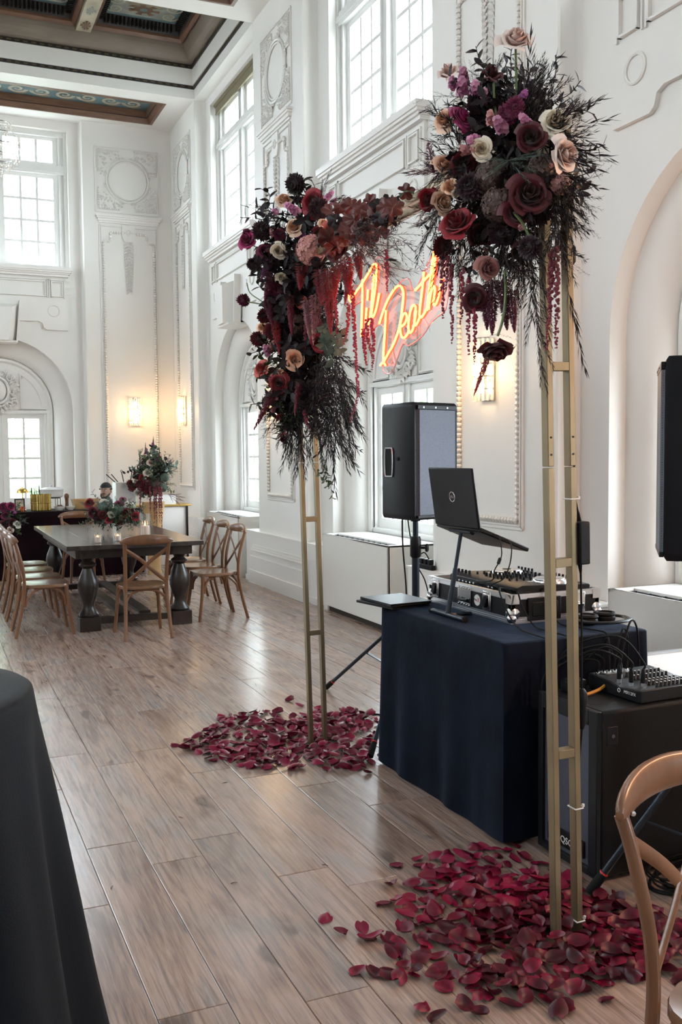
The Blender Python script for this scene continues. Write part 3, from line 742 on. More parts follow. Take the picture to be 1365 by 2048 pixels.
# ================================================================== BRASS ARCH
AX, AY, AROT, ALEAN = 1.945, 3.73, -.0235, -.025
arch = thing('metal_arch', 'tall thin brass ladder-post arch carrying flowers over the DJ table front', 'arch', (AX, AY, 0))
arch.rotation_euler = Euler((0, ALEAN, AROT)); arch.rotation_euler = (Rz(AROT) @ Ry(ALEAN)).to_euler()
AM = Matrix.Translation((AX, AY, 0)) @ Rz(AROT) @ Ry(ALEAN)
YP = (-1.17, 1.17); TX, TW, TD, TOP = .042, .022, .036, 2.65
for yp in YP:
    for sx in (-1, 1):
        for z0, z1 in ((.008, 1.568), (1.572, TOP)):
            b = MB(); b.box(sx*TX-TW/2, sx*TX+TW/2, yp-TD/2, yp+TD/2, z0, z1); b.build('post_tube', M['brass'], arch, bevel=.002)
        for z in (1.61, 1.665):
            b = MB(); b.tube([(sx*TX, yp-TD/2-.002, z), (sx*TX, yp-TD/2+.004, z)], .0035, 8); b.build('bolt', M['blackmet'], arch)
    for k in range(1, 5):
        b = MB(); b.box(-TX+TW/2, TX-TW/2, yp-TD/2, yp+TD/2, .63*k-.014, .63*k+.014); b.build('rung', M['brass'], arch, bevel=.0015)
    b = MB(); b.box(-.12, .12, yp-.12, yp+.12, .001, .008); b.build('base_plate', mat('bronze_plate', (.16,.14,.10), .5, .6), arch, bevel=.001)
for sx in (-1, 1):
    b = MB(); b.box(sx*TX-TW/2, sx*TX+TW/2, -1.17+TD/2, 1.17-TD/2, TOP-TD, TOP); b.build('top_rail', M['brass'], arch, bevel=.002)
for k in range(6):
    y = -.95+k*.38; b = MB(); b.box(-TX+TW/2, TX-TW/2, y-.014, y+.014, TOP-TD, TOP); b.build('rung', M['brass'], arch, bevel=.0015)
def arch_pt(x, y, z): return AM @ Vector((x, y, z))

# zip ties on the near post
def ziptie(z, lab):
    t = thing('zip_tie', lab, 'cable tie', arch_pt(.042, -1.17, z)); t.rotation_euler = arch.rotation_euler
    b = MB(); w, d = TW/2+.002, TD/2+.002
    pts = [(-w-.001,-d-.001,0),(0,-d-.001,0),(w+.004,-d,0),(.0235,0,.001),(w+.003,d+.001,0),(-w-.001,d+.001,0)]
    b.tube(pts, (.0025), 6, closed=True); b.build('strap', M['white'], t)
    b = MB(); b.cbox((.0285, -.004, .002), .008, .008, .010); b.build('lock_head', M['white'], t, bevel=.001)
ziptie(1.465, 'white zip tie on the near brass post above the power brick')
ziptie(.44, 'white zip tie on the near brass post level with the subwoofer')
ziptie(.055, 'white zip tie at the foot of the near brass post among petals')

# ================================================================== NEON SIGN
NX = 1.905
def sg(x, y): return onX(640+.20513*x, 480+.20513*y, NX)
STROKES = [
 [(290,500),(284,575),(315,615)],
 [(315,560),(400,440),(470,330),(520,245),(545,238),(552,275),(545,430),(528,560),(508,690),(505,745),(522,745),(550,670),(580,520)],
 [(415,385),(415,600),(408,800),(404,945)],
 [(470,485),(463,590)],
 [(457,660),(447,790),(458,832),(480,805),(500,660),(515,480),(530,330)],
 [(645,685),(634,900),(622,1100),(620,1185)],
 [(580,815),(615,700),(660,590),(720,490),(765,448),(800,465),(815,530),(805,660),(775,850),(720,1010),(665,1110),(620,1195)],
 [(590,1222),(620,1195),(640,1222)],
 [(785,850),(825,820),(848,760),(838,715),(812,730),(790,800),(785,880),(795,935),(820,955),(850,925),(870,880)],
 [(935,650),(912,635),(885,690),(868,780),(865,860),(878,905),(905,875),(925,790),(940,690)],
 [(936,660),(925,760),(922,815),(935,832),(960,790),(975,750)],
 [(1015,310),(1000,470),(980,640),(972,730),(988,755),(1015,720),(1050,660)],
 [(930,492),(990,425),(1065,340)],
 [(1045,690),(1062,520),(1085,330),(1105,170),(1118,105),(1126,130),(1118,260),(1095,430),(1070,600),(1062,680)],
 [(1068,600),(1088,500),(1108,452),(1122,475),(1115,560),(1105,610),(1118,635),(1142,600),(1168,500),(1187,380)],
]
neon = thing('neon_sign', 'glowing red neon script sign reading Til Death hung under the flower arch', 'neon sign', (NX, 3.9, 2.2))
NI = Matrix.Translation((-NX, -3.9, -2.2))
M['neon'] = emis('neon_red_glow', (1.0, .16, .035), 12.0); M['neonb'] = emis('neon_orange_jacket', (1.0, .05, .02), 4.0)
for s in STROKES:
    pts = crom([NI @ sg(x, y) for x, y in s], 6)
    b = MB(); b.tube(pts, .0046, 8); b.build('letter_tube', M['neon'], neon)
    b = MB(); b.tube([p+Vector((.011, 0, 0)) for p in pts], (.0048), 6); b.build('tube_jacket', M['neonb'], neon)  # jacket strip; its glow also stands in for the tubes' reflection in the acrylic
OUT = [(275,470),(300,440),(380,440),(450,300),(520,170),(580,170),(600,300),(610,450),(640,545),(700,470),(760,390),(830,380),(870,495),(930,400),(1000,250),(1090,60),(1160,60),(1215,330),(1205,560),(1180,680),(1100,750),(1030,820),(960,930),(830,1030),(770,1010),(700,1200),(660,1290),(590,1295),(575,1210),(600,1000),(600,900),(545,820),(460,900),(420,1010),(385,980),(370,800),(385,600),(330,620),(275,640)]
op = [NI @ sg(x, y) for x, y in OUT]
oc = crom(op+[op[0]], 3)[:-1]
b = MB(); n = len(oc)
b.add([p+Vector((.020, 0, 0)) for p in oc]+[p+Vector((.025, 0, 0)) for p in oc], [tuple(range(n))[::-1], tuple(range(n, 2*n))])
b.build('acrylic_panel', clear('pink_acrylic', (1, .95, .95), .035, .05), neon, smooth=False)
b = MB(); b.tube([p+Vector((.0225, 0, 0)) for p in oc], .0028, 5, closed=True); b.build('panel_edge', mat('pink_acrylic_edge', (.9,.45,.45), .2, Transmission_Weight=.3), neon)  # neon light caught in the acrylic edge, painted as pink
for (x, y, yb) in ((1015, 205, 3.6), (520, 185, 4.15)):
    p = NI @ sg(x, y); q = Vector((p.x-.012, p.y, 2.61-2.2))
    b = MB(); k = int((q-p).length/.011)
    for i in range(k): b.ball(p+(q-p)*(i/k), .0032, 5, 4)
    b.build('hanging_chain', M['chrome'], neon)
    b = MB(); b.tube([p+Vector((.02, .016*math.cos(2*PI*i/14), .016*math.sin(2*PI*i/14)-.016)) for i in range(14)], .0016, 5, closed=True); b.build('hanging_ring', M['chrome'], neon)

# ================================================================== DJ TABLE
ZT = .835; TX0, TX1, TY0, TY1 = 2.15, 2.90, 3.30, 4.45
t = thing('folding_table', 'folding table hidden under the navy velvet cloth', 'table', ((TX0+TX1)/2, (TY0+TY1)/2, 0))
hx, hy = (TX1-TX0)/2-.02, (TY1-TY0)/2-.02
b = MB(); b.box(-hx, hx, -hy, hy, ZT-.035, ZT-.006); b.build('table_top', M['white'], t)
for sx in (-1, 1):
    for sy in (-1, 1): b = MB(); b.tube([(sx*(hx-.08), sy*(hy-.1), 0), (sx*(hx-.08), sy*(hy-.1), ZT-.035)], .014, 8); b.build('leg', M['blackmet'], t)
M['velvet'] = mat('navy_velvet', (.0025,.0055,.013), .8, vary=.5, vscale=5, bump=.3, bscale=14, Specular_IOR_Level=.12, Sheen_Weight=.10, Sheen_Roughness=.35, Sheen_Tint=(.35,.55,1.0))
def drape(x0, x1, y0, y1, z, rc, fold, flare, nper=160, seed=1, zb=.008, power=1.3, k=(9, 17, 5)):
    rr = random.Random(seed); ph = [rr.uniform(0, 6.28) for _ in range(6)]
    per = []
    W, D = x1-x0, y1-y0; L = 2*(W+D)
    def pt(s):
        s %= L
        if s < W: return Vector((x0+s, y0, 0)), Vector((0, -1, 0))
        s -= W
        if s < D: return Vector((x1, y0+s, 0)), Vector((1, 0, 0))
        s -= D
        if s < W: return Vector((x1-s, y1, 0)), Vector((0, 1, 0))
        s -= W
        return Vector((x0, y1-s, 0)), Vector((-1, 0, 0))
    ctr = Vector(((x0+x1)/2, (y0+y1)/2, 0))
    for i in range(nper):
        s = L*i/nper; p, n = pt(s); corner = 0
        for c in (0, W, W+D, 2*W+D, L):
            d = abs(s-c)
            if d < .14: corner = max(corner, 1-d/.14)
        dia = (p-ctr).normalized(); n = (n*(1-corner)+dia*corner*1.0).normalized()
        f = sum(math.sin(k[j]*2*PI*i/nper+ph[j])*(.5 if j else 1) for j in range(3))
        per.append((p, n, f+corner*1.6))
    b = MB(); rows = []
    rows.append([p-n*rc*1.2+Vector((0, 0, z)) for p, n, f in per])
    rows.append([p-n*rc*.4+Vector((0, 0, z-.002)) for p, n, f in per])
    rows.append([p-n*rc*.05+Vector((0, 0, z-rc*.4)) for p, n, f in per])
    for j in range(1, 15):
        u = j/14
        rows.append([p+n*((flare+fold*f)*u**power)+Vector((0, 0, (z-rc)*(1-u)+zb*u+(.006*f*u if u > .9 else 0))) for p, n, f in per])
    b.grid(rows, cu=True); b.f.append(tuple(range(nper))[::-1]); b.mi.append(0)
    return b
b = drape(TX0, TX1, TY0, TY1, ZT, .02, .014, .012, seed=4)
tag(b.build('velvet_tablecloth', M['velvet'], ang=80), 'navy velvet cloth draped to the floor over the DJ table', 'tablecloth')

# ---- flight case with controller
CX0, CX1, CY0, CY1, CZ0, CZ1 = 2.425, 2.915, 3.66, 4.43, ZT+.001, .972
case = thing('flight_case', 'black and silver flight case tray with latches on the velvet table', 'case', ((CX0+CX1)/2, (CY0+CY1)/2, CZ0))
ex, ey, ez = (CX1-CX0)/2, (CY1-CY0)/2, CZ1-CZ0
b = MB(); wt = .01
b.box(-ex, ex, -ey, -ey+wt, .03, ez-.025); b.box(-ex, ex, ey-wt, ey, .03, ez-.025); b.box(-ex, -ex+wt, -ey+wt, ey-wt, .03, ez-.025); b.box(ex-wt, ex, -ey+wt, ey-wt, .03, ez-.025); b.box(-ex, ex, -ey, ey, .004, .012)
b.build('tray', M['lam'], case, smooth=False)
def frame4(z0, z1, t, name, mtl, o=.003):
    for (a, c, d, e) in ((-ex-o, ex+o, -ey-o, -ey+t), (-ex-o, ex+o, ey-t, ey+o), (-ex-o, -ex+t, -ey+t, ey-t), (ex-t, ex+o, -ey+t, ey-t)):
        b = MB(); b.box(a, c, d, e, z0, z1)
        for q in range(2): b.box(a-.0015 if c-a > .1 and e-d < .1 else a-.0015, c+.0015, d-.0015, e+.0015, z0+.006+q*.009, z0+.010+q*.009)
        b.build(name, mtl, case, smooth=False)
frame4(0.0, .03, .014, 'bottom_edge', M['alu']); frame4(ez-.025, ez, .014, 'top_edge', M['alu'])
for sx in (-1, 1):
    for sy in (-1, 1):
        b = MB(); b.box(sx*ex-.012*sx-.012, sx*ex-.012*sx+.012, sy*ey-.012*sy-.012, sy*ey-.012*sy+.012, .03, ez-.025); b.build('corner_post', M['alu'], case, bevel=.003)
        b = MB(); b.ball((sx*(ex-.006), sy*(ey-.006), .0245), .023, 12, 8); b.lathe([(.012,0),(.026,.002),(.026,.006),(.012,.012)], 12, (sx*(ex-.002), sy*(ey-.018), .045), Ry(sx*PI/2)); b.lathe([(.012,0),(.026,.002),(.026,.006),(.012,.012)], 12, (sx*(ex-.018), sy*(ey-.002), .045), Rx(-sy*PI/2)); b.build('ball_corner', M['chrome'], case)
        b = MB(); b.box(min(sx*(ex+.005), sx*(ex-.04)), max(sx*(ex+.005), sx*(ex-.04)), sy*(ey+.0045)-.001, sy*(ey+.0045)+.001, ez-.045, ez-.002); b.box(sx*(ex+.0045)-.001, sx*(ex+.0045)+.001, min(sy*(ey+.005), sy*(ey-.04)), max(sy*(ey+.005), sy*(ey-.04)), ez-.045, ez-.002); b.build('corner_brace', M['chrome'], case, smooth=False)
# latches and handle on the side facing the room (-x), local x = -ex
def latch(y):
    b = MB(); b.box(-ex-.008, -ex-.002, y-.036, y+.036, .034, ez-.01); b.box(-ex-.011, -ex-.006, y-.026, y+.026, .044, ez-.022); o = b.build('latch_plate', M['chrome'], case, bevel=.003)
    b = MB(); b.cbox((-ex-.016, y, .078), .012, .030, .05, Rx(.35)); b.build('latch_lever', M['blackmet'], o, bevel=.002)
latch(.31); latch(-.185)
b = MB(); y0 = .02
b.box(-ex-.008, -ex-.002, y0-.062, y0-.050, .03, ez-.01); b.box(-ex-.008, -ex-.002, y0+.050, y0+.062, .03, ez-.01); b.box(-ex-.008, -ex-.002, y0-.05, y0+.05, .03, .045); b.box(-ex-.008, -ex-.002, y0-.05, y0+.05, ez-.035, ez-.01); b.box(-ex-.0045, -ex-.003, y0-.05, y0+.05, .045, ez-.035)
for q in range(5):
    for z in (.037, ez-.018): b.ball((-ex-.009, y0-.05+q*.025, z), .004, 6, 4)
o = b.build('handle_dish', M['chrome'], case, bevel=.001)
b = MB(); b.tube([(-ex-.014, y0-.04, .062), (-ex-.018, y0, .058), (-ex-.014, y0+.04, .062)], .007, 8); b.build('handle_grip', M['blackpl'], o)
b = MB(); b.lathe([(.027, 0), (.027, .002)], 24, (-ex-.001, -.095, .072), Ry(-PI/2)); o = b.build('badge', M['white'], case)
Mb = Matrix.Translation((-ex-.0035, -.087, .072)) @ Rz(-PI/2) @ Rx(PI/2)
text_part('Pro', .019, M['blackpl'], o, Mb @ Matrix.Translation((-.006, 0, 0))); text_part('X', .03, M['red'], o, Mb @ Matrix.Translation((.020, 0, 0)))
# latch on the near end (-y)
b = MB(); b.box(.08, .16, -ey-.008, -ey-.002, .03, ez-.01); o = b.build('latch_plate', M['chrome'], case, bevel=.003)
b = MB(); b.cbox((.12, -ey-.016, .05), .035, .012, .06, Rx(.4)); b.build('latch_lever', M['chrome'], o, bevel=.002)
b = MB(); b.box(-.16, .02, -ey-.012, -ey-.002, .01, ez-.02); b.box(-.14, 0, -ey-.016, -ey-.010, .03, ez-.04); b.build('handle_dish', M['blackmet'], case, bevel=.004)
# controller
ctl = thing('dj_controller', 'black DJ controller with silver jog wheels and knobs in the flight case', 'controller', (2.675, 3.985, CZ0+.013))
b = MB(); kx, ky = .205, .305; zc = .145
b.prism([(-kx, 0), (kx, 0), (kx, zc-.005), (kx-.01, zc), (-kx+.03, zc+.012), (-kx, zc)], -ky, ky, lambda u, z, a: Vector((u, a, z)))
b.build('body', M['blackpl'], ctl, bevel=.003)
b = MB(); b.box(-kx-.004, -kx+.002, -ky+.01, ky-.01, zc-.045, zc-.008); jp = b.build('jack_panel', M['lam'], ctl, smooth=False)
rr = random.Random(2)
for q in range(17):
    b = MB(); y = -ky+.03+q*.034; b.lathe([(.0075, 0), (.0075, .004), (.005, .005)], 10, (-kx-.004, y, zc-.028+rr.choice((-.006,.006))), Ry(-PI/2)); b.build('jack', M['chrome'], jp)
kn = MB().lathe([(.0095,0),(.0095,.004),(.0075,.006),(.0065,.024),(.005,.025)], 10).mesh('knob', M['blackpl'])
def knob(x, y, s=1, z=None): inst('knob', kn, ctl, (x, y, zc+.004 if z is None else z), None, s)
for q in range(4): knob(-.165, .285-q*.035)
for i in range(5):
    for j in range(5): knob(-.13+.055*i, -.06+.034*j)
for q in range(5): knob(.17, -.20+q*.03, .9); knob(.17, .12+q*.03, .9)
for q in range(4): knob(-.13+.04*q, -.13, .8); knob(-.13+.04*q, .16, .8)
def jog(y):
    b = MB(); b.lathe([(.088,0),(.088,.012),(.082,.02),(.07,.022)], 32, (.05, y, zc)); o = b.build('jog_wheel', M['chrome'], ctl)
    b = MB(); b.lathe([(.069,0),(.069,.004)], 32, (.05, y, zc+.021)); b.build('jog_plate', M['alu'], o)
    b = MB(); b.lathe([(.022,0),(.022,.003)], 20, (.05, y, zc+.025)); b.build('jog_display', M['blackpl'], o)
jog(-.20); jog(.17)
for s in (-.2, .17):
    for q in range(8):
        b = MB(); b.cbox((-.10+.028*(q % 4), s+(.03 if q > 3 else -.03)+(.0), zc+.006), .02, .024, .006)
        b.build('pad_button', M['white'] if q % 3 == 0 else M['lam'], ctl, bevel=.001)
# ---- laptop stand and laptop
t = thing('laptop_stand', 'black tubular laptop stand with a T foot on the velvet table', 'stand', (2.26, 3.95, ZT))
b = MB(); b.tube([(0, -.15, .014), (0, .15, .014)], .0125, 12); b.tube([(0,0,.014),(.13,0,.010)], .009, 8); b.build('foot_bar', M['bluemet'], t)
for s in (-1, 1): b = MB(); b.tube([(0, s*.15, .014), (0, s*.163, .014)], .0145, 12); b.build('end_cap', M['rubber'], t)
b = MB(); b.tube([(0,0,.014),(.045,.01,.21),(.05,.011,.23)], [.013,.012,.012], 10); b.tube([(.045,.01,.21),(.085,.018,.405)], .0095, 10); b.build('pole', M['bluemet'], t)
b = MB(); b.tube([(.085,-.085,.41),(.085,.115,.41)], .014, 12); b.build('top_bar', M['bluemet'], t)
b = MB(); tilt = Ry(.38)
for q in (-.09, -.03, .03, .09): b.cbox(Vector((.20, .018+q, .372)), .24, .03, .006, tilt)
b.cbox(Vector((.09, .018, .417)), .03, .24, .006, tilt); b.cbox(Vector((.31, .018, .33)), .03, .24, .006, tilt); b.build('support_plate', M['blackmet'], t)
lap = thing('laptop', 'open black laptop on the stand with its lid back to the room', 'laptop', (2.312, 3.945, 1.267))
lw = .203
b = MB(); B0 = Ry(.38); b.box(0, .285, -lw, lw, -.010, .010, B0); b.build('base', M['blackpl'], lap, bevel=.005)
b = MB(); b.box(.03, .16, -lw+.03, lw-.03, .0105, .0125, B0); b.build('keyboard', M['rubber'], lap, smooth=False)
LD = Ry(-.145)
b = MB(); b.box(-.008, .006, -lw, lw, .0, .282, LD); lid = b.build('lid', mat('laptop_lid', (.006,.0062,.009), .45, bump=.08, bscale=400, Specular_IOR_Level=.25), lap, bevel=.006)
b = MB(); b.box(.0062, .0066, -lw+.015, lw-.015, .02, .268, LD); b.build('screen', mat('lcd_off', (.01,.012,.016), .1), lap, smooth=False)
b = MB(); b.tube([LD @ Vector((-.0085, .0235*math.cos(2*PI*i/28), .145+.0235*math.sin(2*PI*i/28))) for i in range(28)], .0022, 5, closed=True); b.build('logo_ring', M['chrome'], lid)
text_part('DELL', .0165, M['chrome'], lid, LD @ Matrix.Translation((-.0085, 0, .145)) @ Rz(-PI/2) @ Rx(PI/2), name='logo_lettering')
# ---- leather folders on the table corner
def folder(loc, rz, lab, tilt=0):
    t = thing('menu_folder', lab, 'folder', loc, rz); t.rotation_euler = (0, tilt, rz)
    b = MB(); b.box(-.125,.125,-.155,.155,0,.0035); b.box(-.125,.125,-.155,.155,.010,.0135); b.box(-.126,-.122,-.155,.155,0,.0135); b.build('cover', mat('leatherette', (.006,.0068,.011), .38, Specular_IOR_Level=.3, bump=.1, bscale=150), t, bevel=.002)
    b = MB(); b.box(-.12,.12,-.148,.148,.0036,.0098); b.build('pages', M['lam'], t, smooth=False)
folder((2.215, 4.435, ZT+.002), .20, 'black leatherette folder lying at the velvet table corner, underneath')
folder((2.225, 4.425, ZT+.0165), .08, 'black leatherette folder lying at the velvet table corner, on top')

# ================================================================== LOUDSPEAKERS
def grille_mat():
    m = mat('perforated_grille', (.05,.055,.07), .45, .3); t = m.node_tree; bs = t.nodes['Principled BSDF']; tc = t.nodes.new('ShaderNodeTexCoord')
    w = t.nodes.new('ShaderNodeTexVoronoi'); w.inputs['Scale'].default_value = 120; w.inputs['Randomness'].default_value = .15
    t.links.new(tc.outputs['Object'], w.inputs['Vector'])
    t.links.new(ramp(t, w.outputs['Distance'], [(.30, (.006,.006,.008)), (.42, (.075,.082,.11))]), bs.inputs['Base Color']); return m
M['grille'] = grille_mat()
def speaker(loc, rz, lab):
    t = thing('loudspeaker', lab, 'speaker', loc, rz); H = .69
    b = MB(); pl = [(-.18,-.175),(.18,-.175),(.185,-.14),(.125,.16),(.10,.185),(-.10,.185),(-.125,.16),(-.185,-.14)]
    rows = []
    for z, k in ((0,.94),(.012,.985),(.03,1),(H-.03,1),(H-.012,.985),(H,.94)): rows.append([Vector((x*k, y*k, z)) for x, y in pl])
    b.grid(rows, cu=True); b.f += [tuple(range(8))[::-1], tuple(range(40, 48))]; b.mi += [0, 0]
    b.build('cabinet', M['spk'], t, ang=50)
    b = MB(); b.prism([(-.165,-.176),(.165,-.176),(.150,-.188),(-.150,-.188)], .03, H-.045, lambda u, v, a: Vector((u, v, a))); b.build('grille', M['grille'], t, smooth=False)
    b = MB(); b.box(-.165,.165,-.189,-.174,H-.043,H-.018); b.box(-.165,.165,-.189,-.174,.012,.029); g = b.build('grille_strip', M['lam'], t, bevel=.002)
    for x in (-.12,-.02,.08): b = MB(); b.lathe([(.005,0),(.005,.003)], 8, (x,-.1895,H-.031), Rx(PI/2)); b.build('screw', M['alu'], g)
    for s in (-1, 1):
        # recessed handle with rounded rim on the tapering side
        A = Vector((s*.175,-.08,0)); B = Vector((s*.139,.10,0)); d = (B-A).normalized(); nn = Vector((s*abs(d.y), -d.x*s*(1 if True else 1), 0)); nn = Vector((d.y*s*s, -d.x, 0))
        if nn.x*s < 0: nn = -nn
        c = A*.1+B*.9+Vector((0,0,.34))
        M3 = Matrix((d, nn, Vector((0,0,1)))).transposed().to_4x4(); M3.translation = c
        b = MB(); rim = [(.03*math.cos(a)*(1)+(.015 if math.cos(a) > 0 else -.015), (.085*(1 if math.sin(a) > 0 else -1)*min(1, abs(math.sin(a))*1.6))) for a in [2*PI*i/24 for i in range(24)]]
        b.tube([M3 @ Vector((x, .002, z)) for x, z in rim], .004, 6, closed=True); o = b.build('handle_rim', M['alu'], t)
        b = MB(); b.box(-.04,.04,-.0005,.001,-.08,.08, M3); b.build('handle_recess', M['rubber'], o, smooth=False)
        b = MB(); b.lathe([(.012,0),(.012,.002)], 12, M3 @ Vector((-.10,.001,.02)), M3.to_3x3().to_4x4() @ Rx(-PI/2)); b.build('side_plug', M['rubber'], t)
    b = MB(); b.tube([(0,.0,-.02),(0,.0,.01)], .03, 12); b.build('pole_socket', M['blackmet'], t)
    return t
def stand(loc, foot, ztop, lab, zc=.62, knobdir=.3):
    t = thing('speaker_stand', lab, 'stand', loc)
    d = Vector((foot[0]-loc[0], foot[1]-loc[1], 0)); r = d.length; a0 = math.atan2(d.y, d.x)
    b = MB(); b.tube([(0,0,.10),(0,0,zc+.42)], .0235, 14); b.build('lower_tube', M['bluemet'], t)
    b = MB(); b.tube([(0,0,zc+.40),(0,0,ztop)], .0175, 14); b.build('upper_tube', M['bluemet'], t)
    b = MB(); b.lathe([(.026,0),(.034,.01),(.034,.11),(.028,.13)], 14, (0,0,zc+.36)); c = b.build('collar', M['blackpl'], t)
    b = MB(); kd = Vector((math.cos(knobdir), math.sin(knobdir), 0)); b.tube([kd*.03+Vector((0,0,zc+.42)), kd*.06+Vector((0,0,zc+.42))], .008, 8); b.lathe([(.022,0),(.026,.006),(.026,.014),(.018,.02)], 10, kd*.06+Vector((0,0,zc+.42)), facing(kd)); b.build('clamp_knob', M['blackpl'], c)
    b = MB(); b.lathe([(.027,0),(.036,.008),(.036,.06),(.027,.07)], 14, (0,0,zc)); b.build('hub', M['blackpl'], t)
    b = MB(); b.lathe([(.027,0),(.034,.008),(.034,.04),(.027,.05)], 14, (0,0,.20)); b.build('brace_hub', M['blackpl'], t)
    for q in range(3):
        a = a0+q*2*PI/3; e = Vector((math.cos(a), math.sin(a), 0))
        f = e*r+Vector((0,0,.022)); h = e*.035+Vector((0,0,zc+.03))
        b = MB(); b.tube([h, f], .0125, 10); lg = b.build('leg', M['bluemet'], t)
        dd = (f-h).normalized()
        b = MB(); b.tube([f-dd*.07, f-dd*.05, f+dd*.012], [.015,.018,.018], 10); b.build('rubber_foot', M['rubber'], lg)
        b = MB(); b.tube([f-dd*.082, f-dd*.076], .0165, 10); b.build('red_ring', M['red'], lg)
        mid = h+(f-h)*.52; b = MB(); b.bar(e*.03+Vector((0,0,.22)), mid, .018, .006); b.build('brace', M['bluemet'], t)
    return t
SPL = Vector((2.735, 5.17, 0))
stand(SPL, onZ(742, 1517, .0), 1.235, 'tripod speaker stand between the velvet table and the wall', knobdir=-.6)
speaker((SPL.x, SPL.y, 1.222), .30, 'black loudspeaker with grille raised behind the open laptop')
SPR2 = Vector((2.535, 2.56, 0))
stand(SPR2, onZ(1183, 1792, .0), 1.26, 'tripod speaker stand with a foot in the petals by the subwoofer', zc=.55)
speaker((SPR2.x, SPR2.y, 1.245), -2.26, 'black loudspeaker raised above the subwoofer, seen edge on')

# ---- subwoofer, mixer
SX0, SX1, SY0, SY1, SH = 2.25, 2.95, 2.83, 3.20, .655
sub = thing('subwoofer', 'large black subwoofer box on the floor with a mixer on top', 'speaker', ((SX0+SX1)/2, (SY0+SY1)/2, 0))
hx, hy = (SX1-SX0)/2, (SY1-SY0)/2
b = MB(); b.box(-hx+.02, hx, -hy, hy, .02, SH); b.build('cabinet', mat('textured_black', (.0045,.0048,.0052), .5, bump=.25, bscale=260, Specular_IOR_Level=.2), sub, bevel=.012)
b = MB(); b.box(-hx, -hx+.022, -hy, -hy+.05, .02, SH); b.box(-hx, -hx+.022, hy-.03, hy, .02, SH); b.box(-hx, -hx+.022, -hy+.05, hy-.03, SH-.06, SH); b.box(-hx, -hx+.022, -hy+.05, hy-.03, .02, .05); b.build('front_frame', M['lam'], sub, bevel=.003)
b = MB(); b.box(-hx+.014, -hx+.021, -hy+.05, hy-.03, .05, SH-.06); b.build('front_grille', M['grille'], sub, smooth=False)
b = MB(); b.box(-hx+.004, -hx+.015, -hy+.08, hy-.06, .07, .135); o = b.build('name_plate', M['blackpl'], sub, bevel=.002)
text_part('QSC', .038, M['white'], o, Matrix.Translation((-hx+.003, 0, .10)) @ Rz(-PI/2) @ Rx(PI/2))
for sx in (-1, 1):
    for sy in (-1, 1): b = MB(); b.lathe([(.02,0),(.024,.006),(.024,.02)], 10, (sx*(hx-.07), sy*(hy-.06), 0)); b.build('rubber_foot', M['rubber'], sub)
b = MB(); b.box(-hx+.045,-hx+.095,-hy-.003,-hy+.002,SH-.13,SH-.06); o = b.build('socket_plate', M['lam'], sub, bevel=.004)
b = MB(); b.lathe([(.008,0),(.008,.004)], 10, (-hx+.07,-hy-.003,SH-.095), Rx(PI/2)); b.build('socket', M['chrome'], o)
b = MB(); b.box(-.30,-.17,-.09,.03,SH-.002,SH+.0008); b.build('handle_well', M['rubber'], sub, bevel=.02)
mx = thing('audio_mixer', 'small audio mixer covered in knobs on top of the subwoofer', 'mixer', (2.63, 3.01, SH+.001)); mx.rotation_euler = (0, 0, .03)
MXM = Matrix.Translation((2.63, 3.01, SH+.001)) @ Rz(.03)
def mxh(y): return .052+(y-.02)/.13*.008 if y > .02 else (.04+(y+.03)/.05*.012 if y > -.03 else .05-(y+.15)/.12*.01)
def mp_(x, y, dz=0): return MXM @ Vector((x, y, mxh(y)+dz))
b = MB(); b.prism([(-.15,0),(.15,0),(.15,.05),(.03,.04),(-.02,.052),(-.15,.06)], -.16, .16, lambda u, z, a: Vector((a, -u, z))); b.build('body', M['lam'], mx, bevel=.004)
b = MB(); b.cbox((-.05, .12, .060), .13, .055, .004); b.build('jack_panel', M['alu'], mx, smooth=False)
text_part('MIX12FX', .017, M['white'], mx, Matrix.Translation((-.1605, -.09, .028)) @ Rz(-PI/2) @ Rx(PI/2))
b = MB(); b.tube([Matrix.Translation((-.161, -.03, .028)) @ Vector((0, .007*math.cos(i*PI/8), .007*math.sin(i*PI/8))) for i in range(16)], .0014, 5, closed=True); b.build('logo_ring', M['white'], mx)
kn2 = MB().lathe([(.0075,0),(.0075,.004),(.006,.006),(.005,.02),(.004,.021)], 8).mesh('knob', M['blackpl']); kn3 = MB().lathe([(.0042,0),(.0042,.002)], 8, (0,0,.021)).mesh('cap', M['white'])
for i in range(9):
    for j in range(5):
        x, y = -.02+.021*i-.03, .05-.042*j
        o = inst('knob', kn2, mx, (x, y, mxh(y)-.001), None, .9); inst('knob_cap', kn3, o)
for q in range(6):
    b = MB(); b.lathe([(.009,0),(.009,.006),(.006,.008)], 10, (-.145+.03*q, .115, .06)); b.build('jack', M['chrome'], mx)
# second case behind the table
t = thing('equipment_case', 'black equipment case with silver edge behind the velvet table', 'case', (3.32, 3.30, 0))
b = MB(); b.box(-.26,.26,-.45,.45,.0,.585); b.build('shell', M['lam'], t, bevel=.006)
for (a, c, d, e) in ((-.265,.265,-.455,-.43),(-.265,.265,.43,.455),(-.265,-.24,-.43,.43),(.24,.265,-.43,.43)):
    b = MB(); b.box(a, c, d, e, .585, .612); b.box(a-.002, c+.002, d-.002, e+.002, .592, .598); b.build('edge_rail', M['alu'], t, smooth=False)
b = MB(); b.box(-.24,.24,-.43,.43,.585,.60); b.build('lid_panel', M['white'], t, smooth=False)
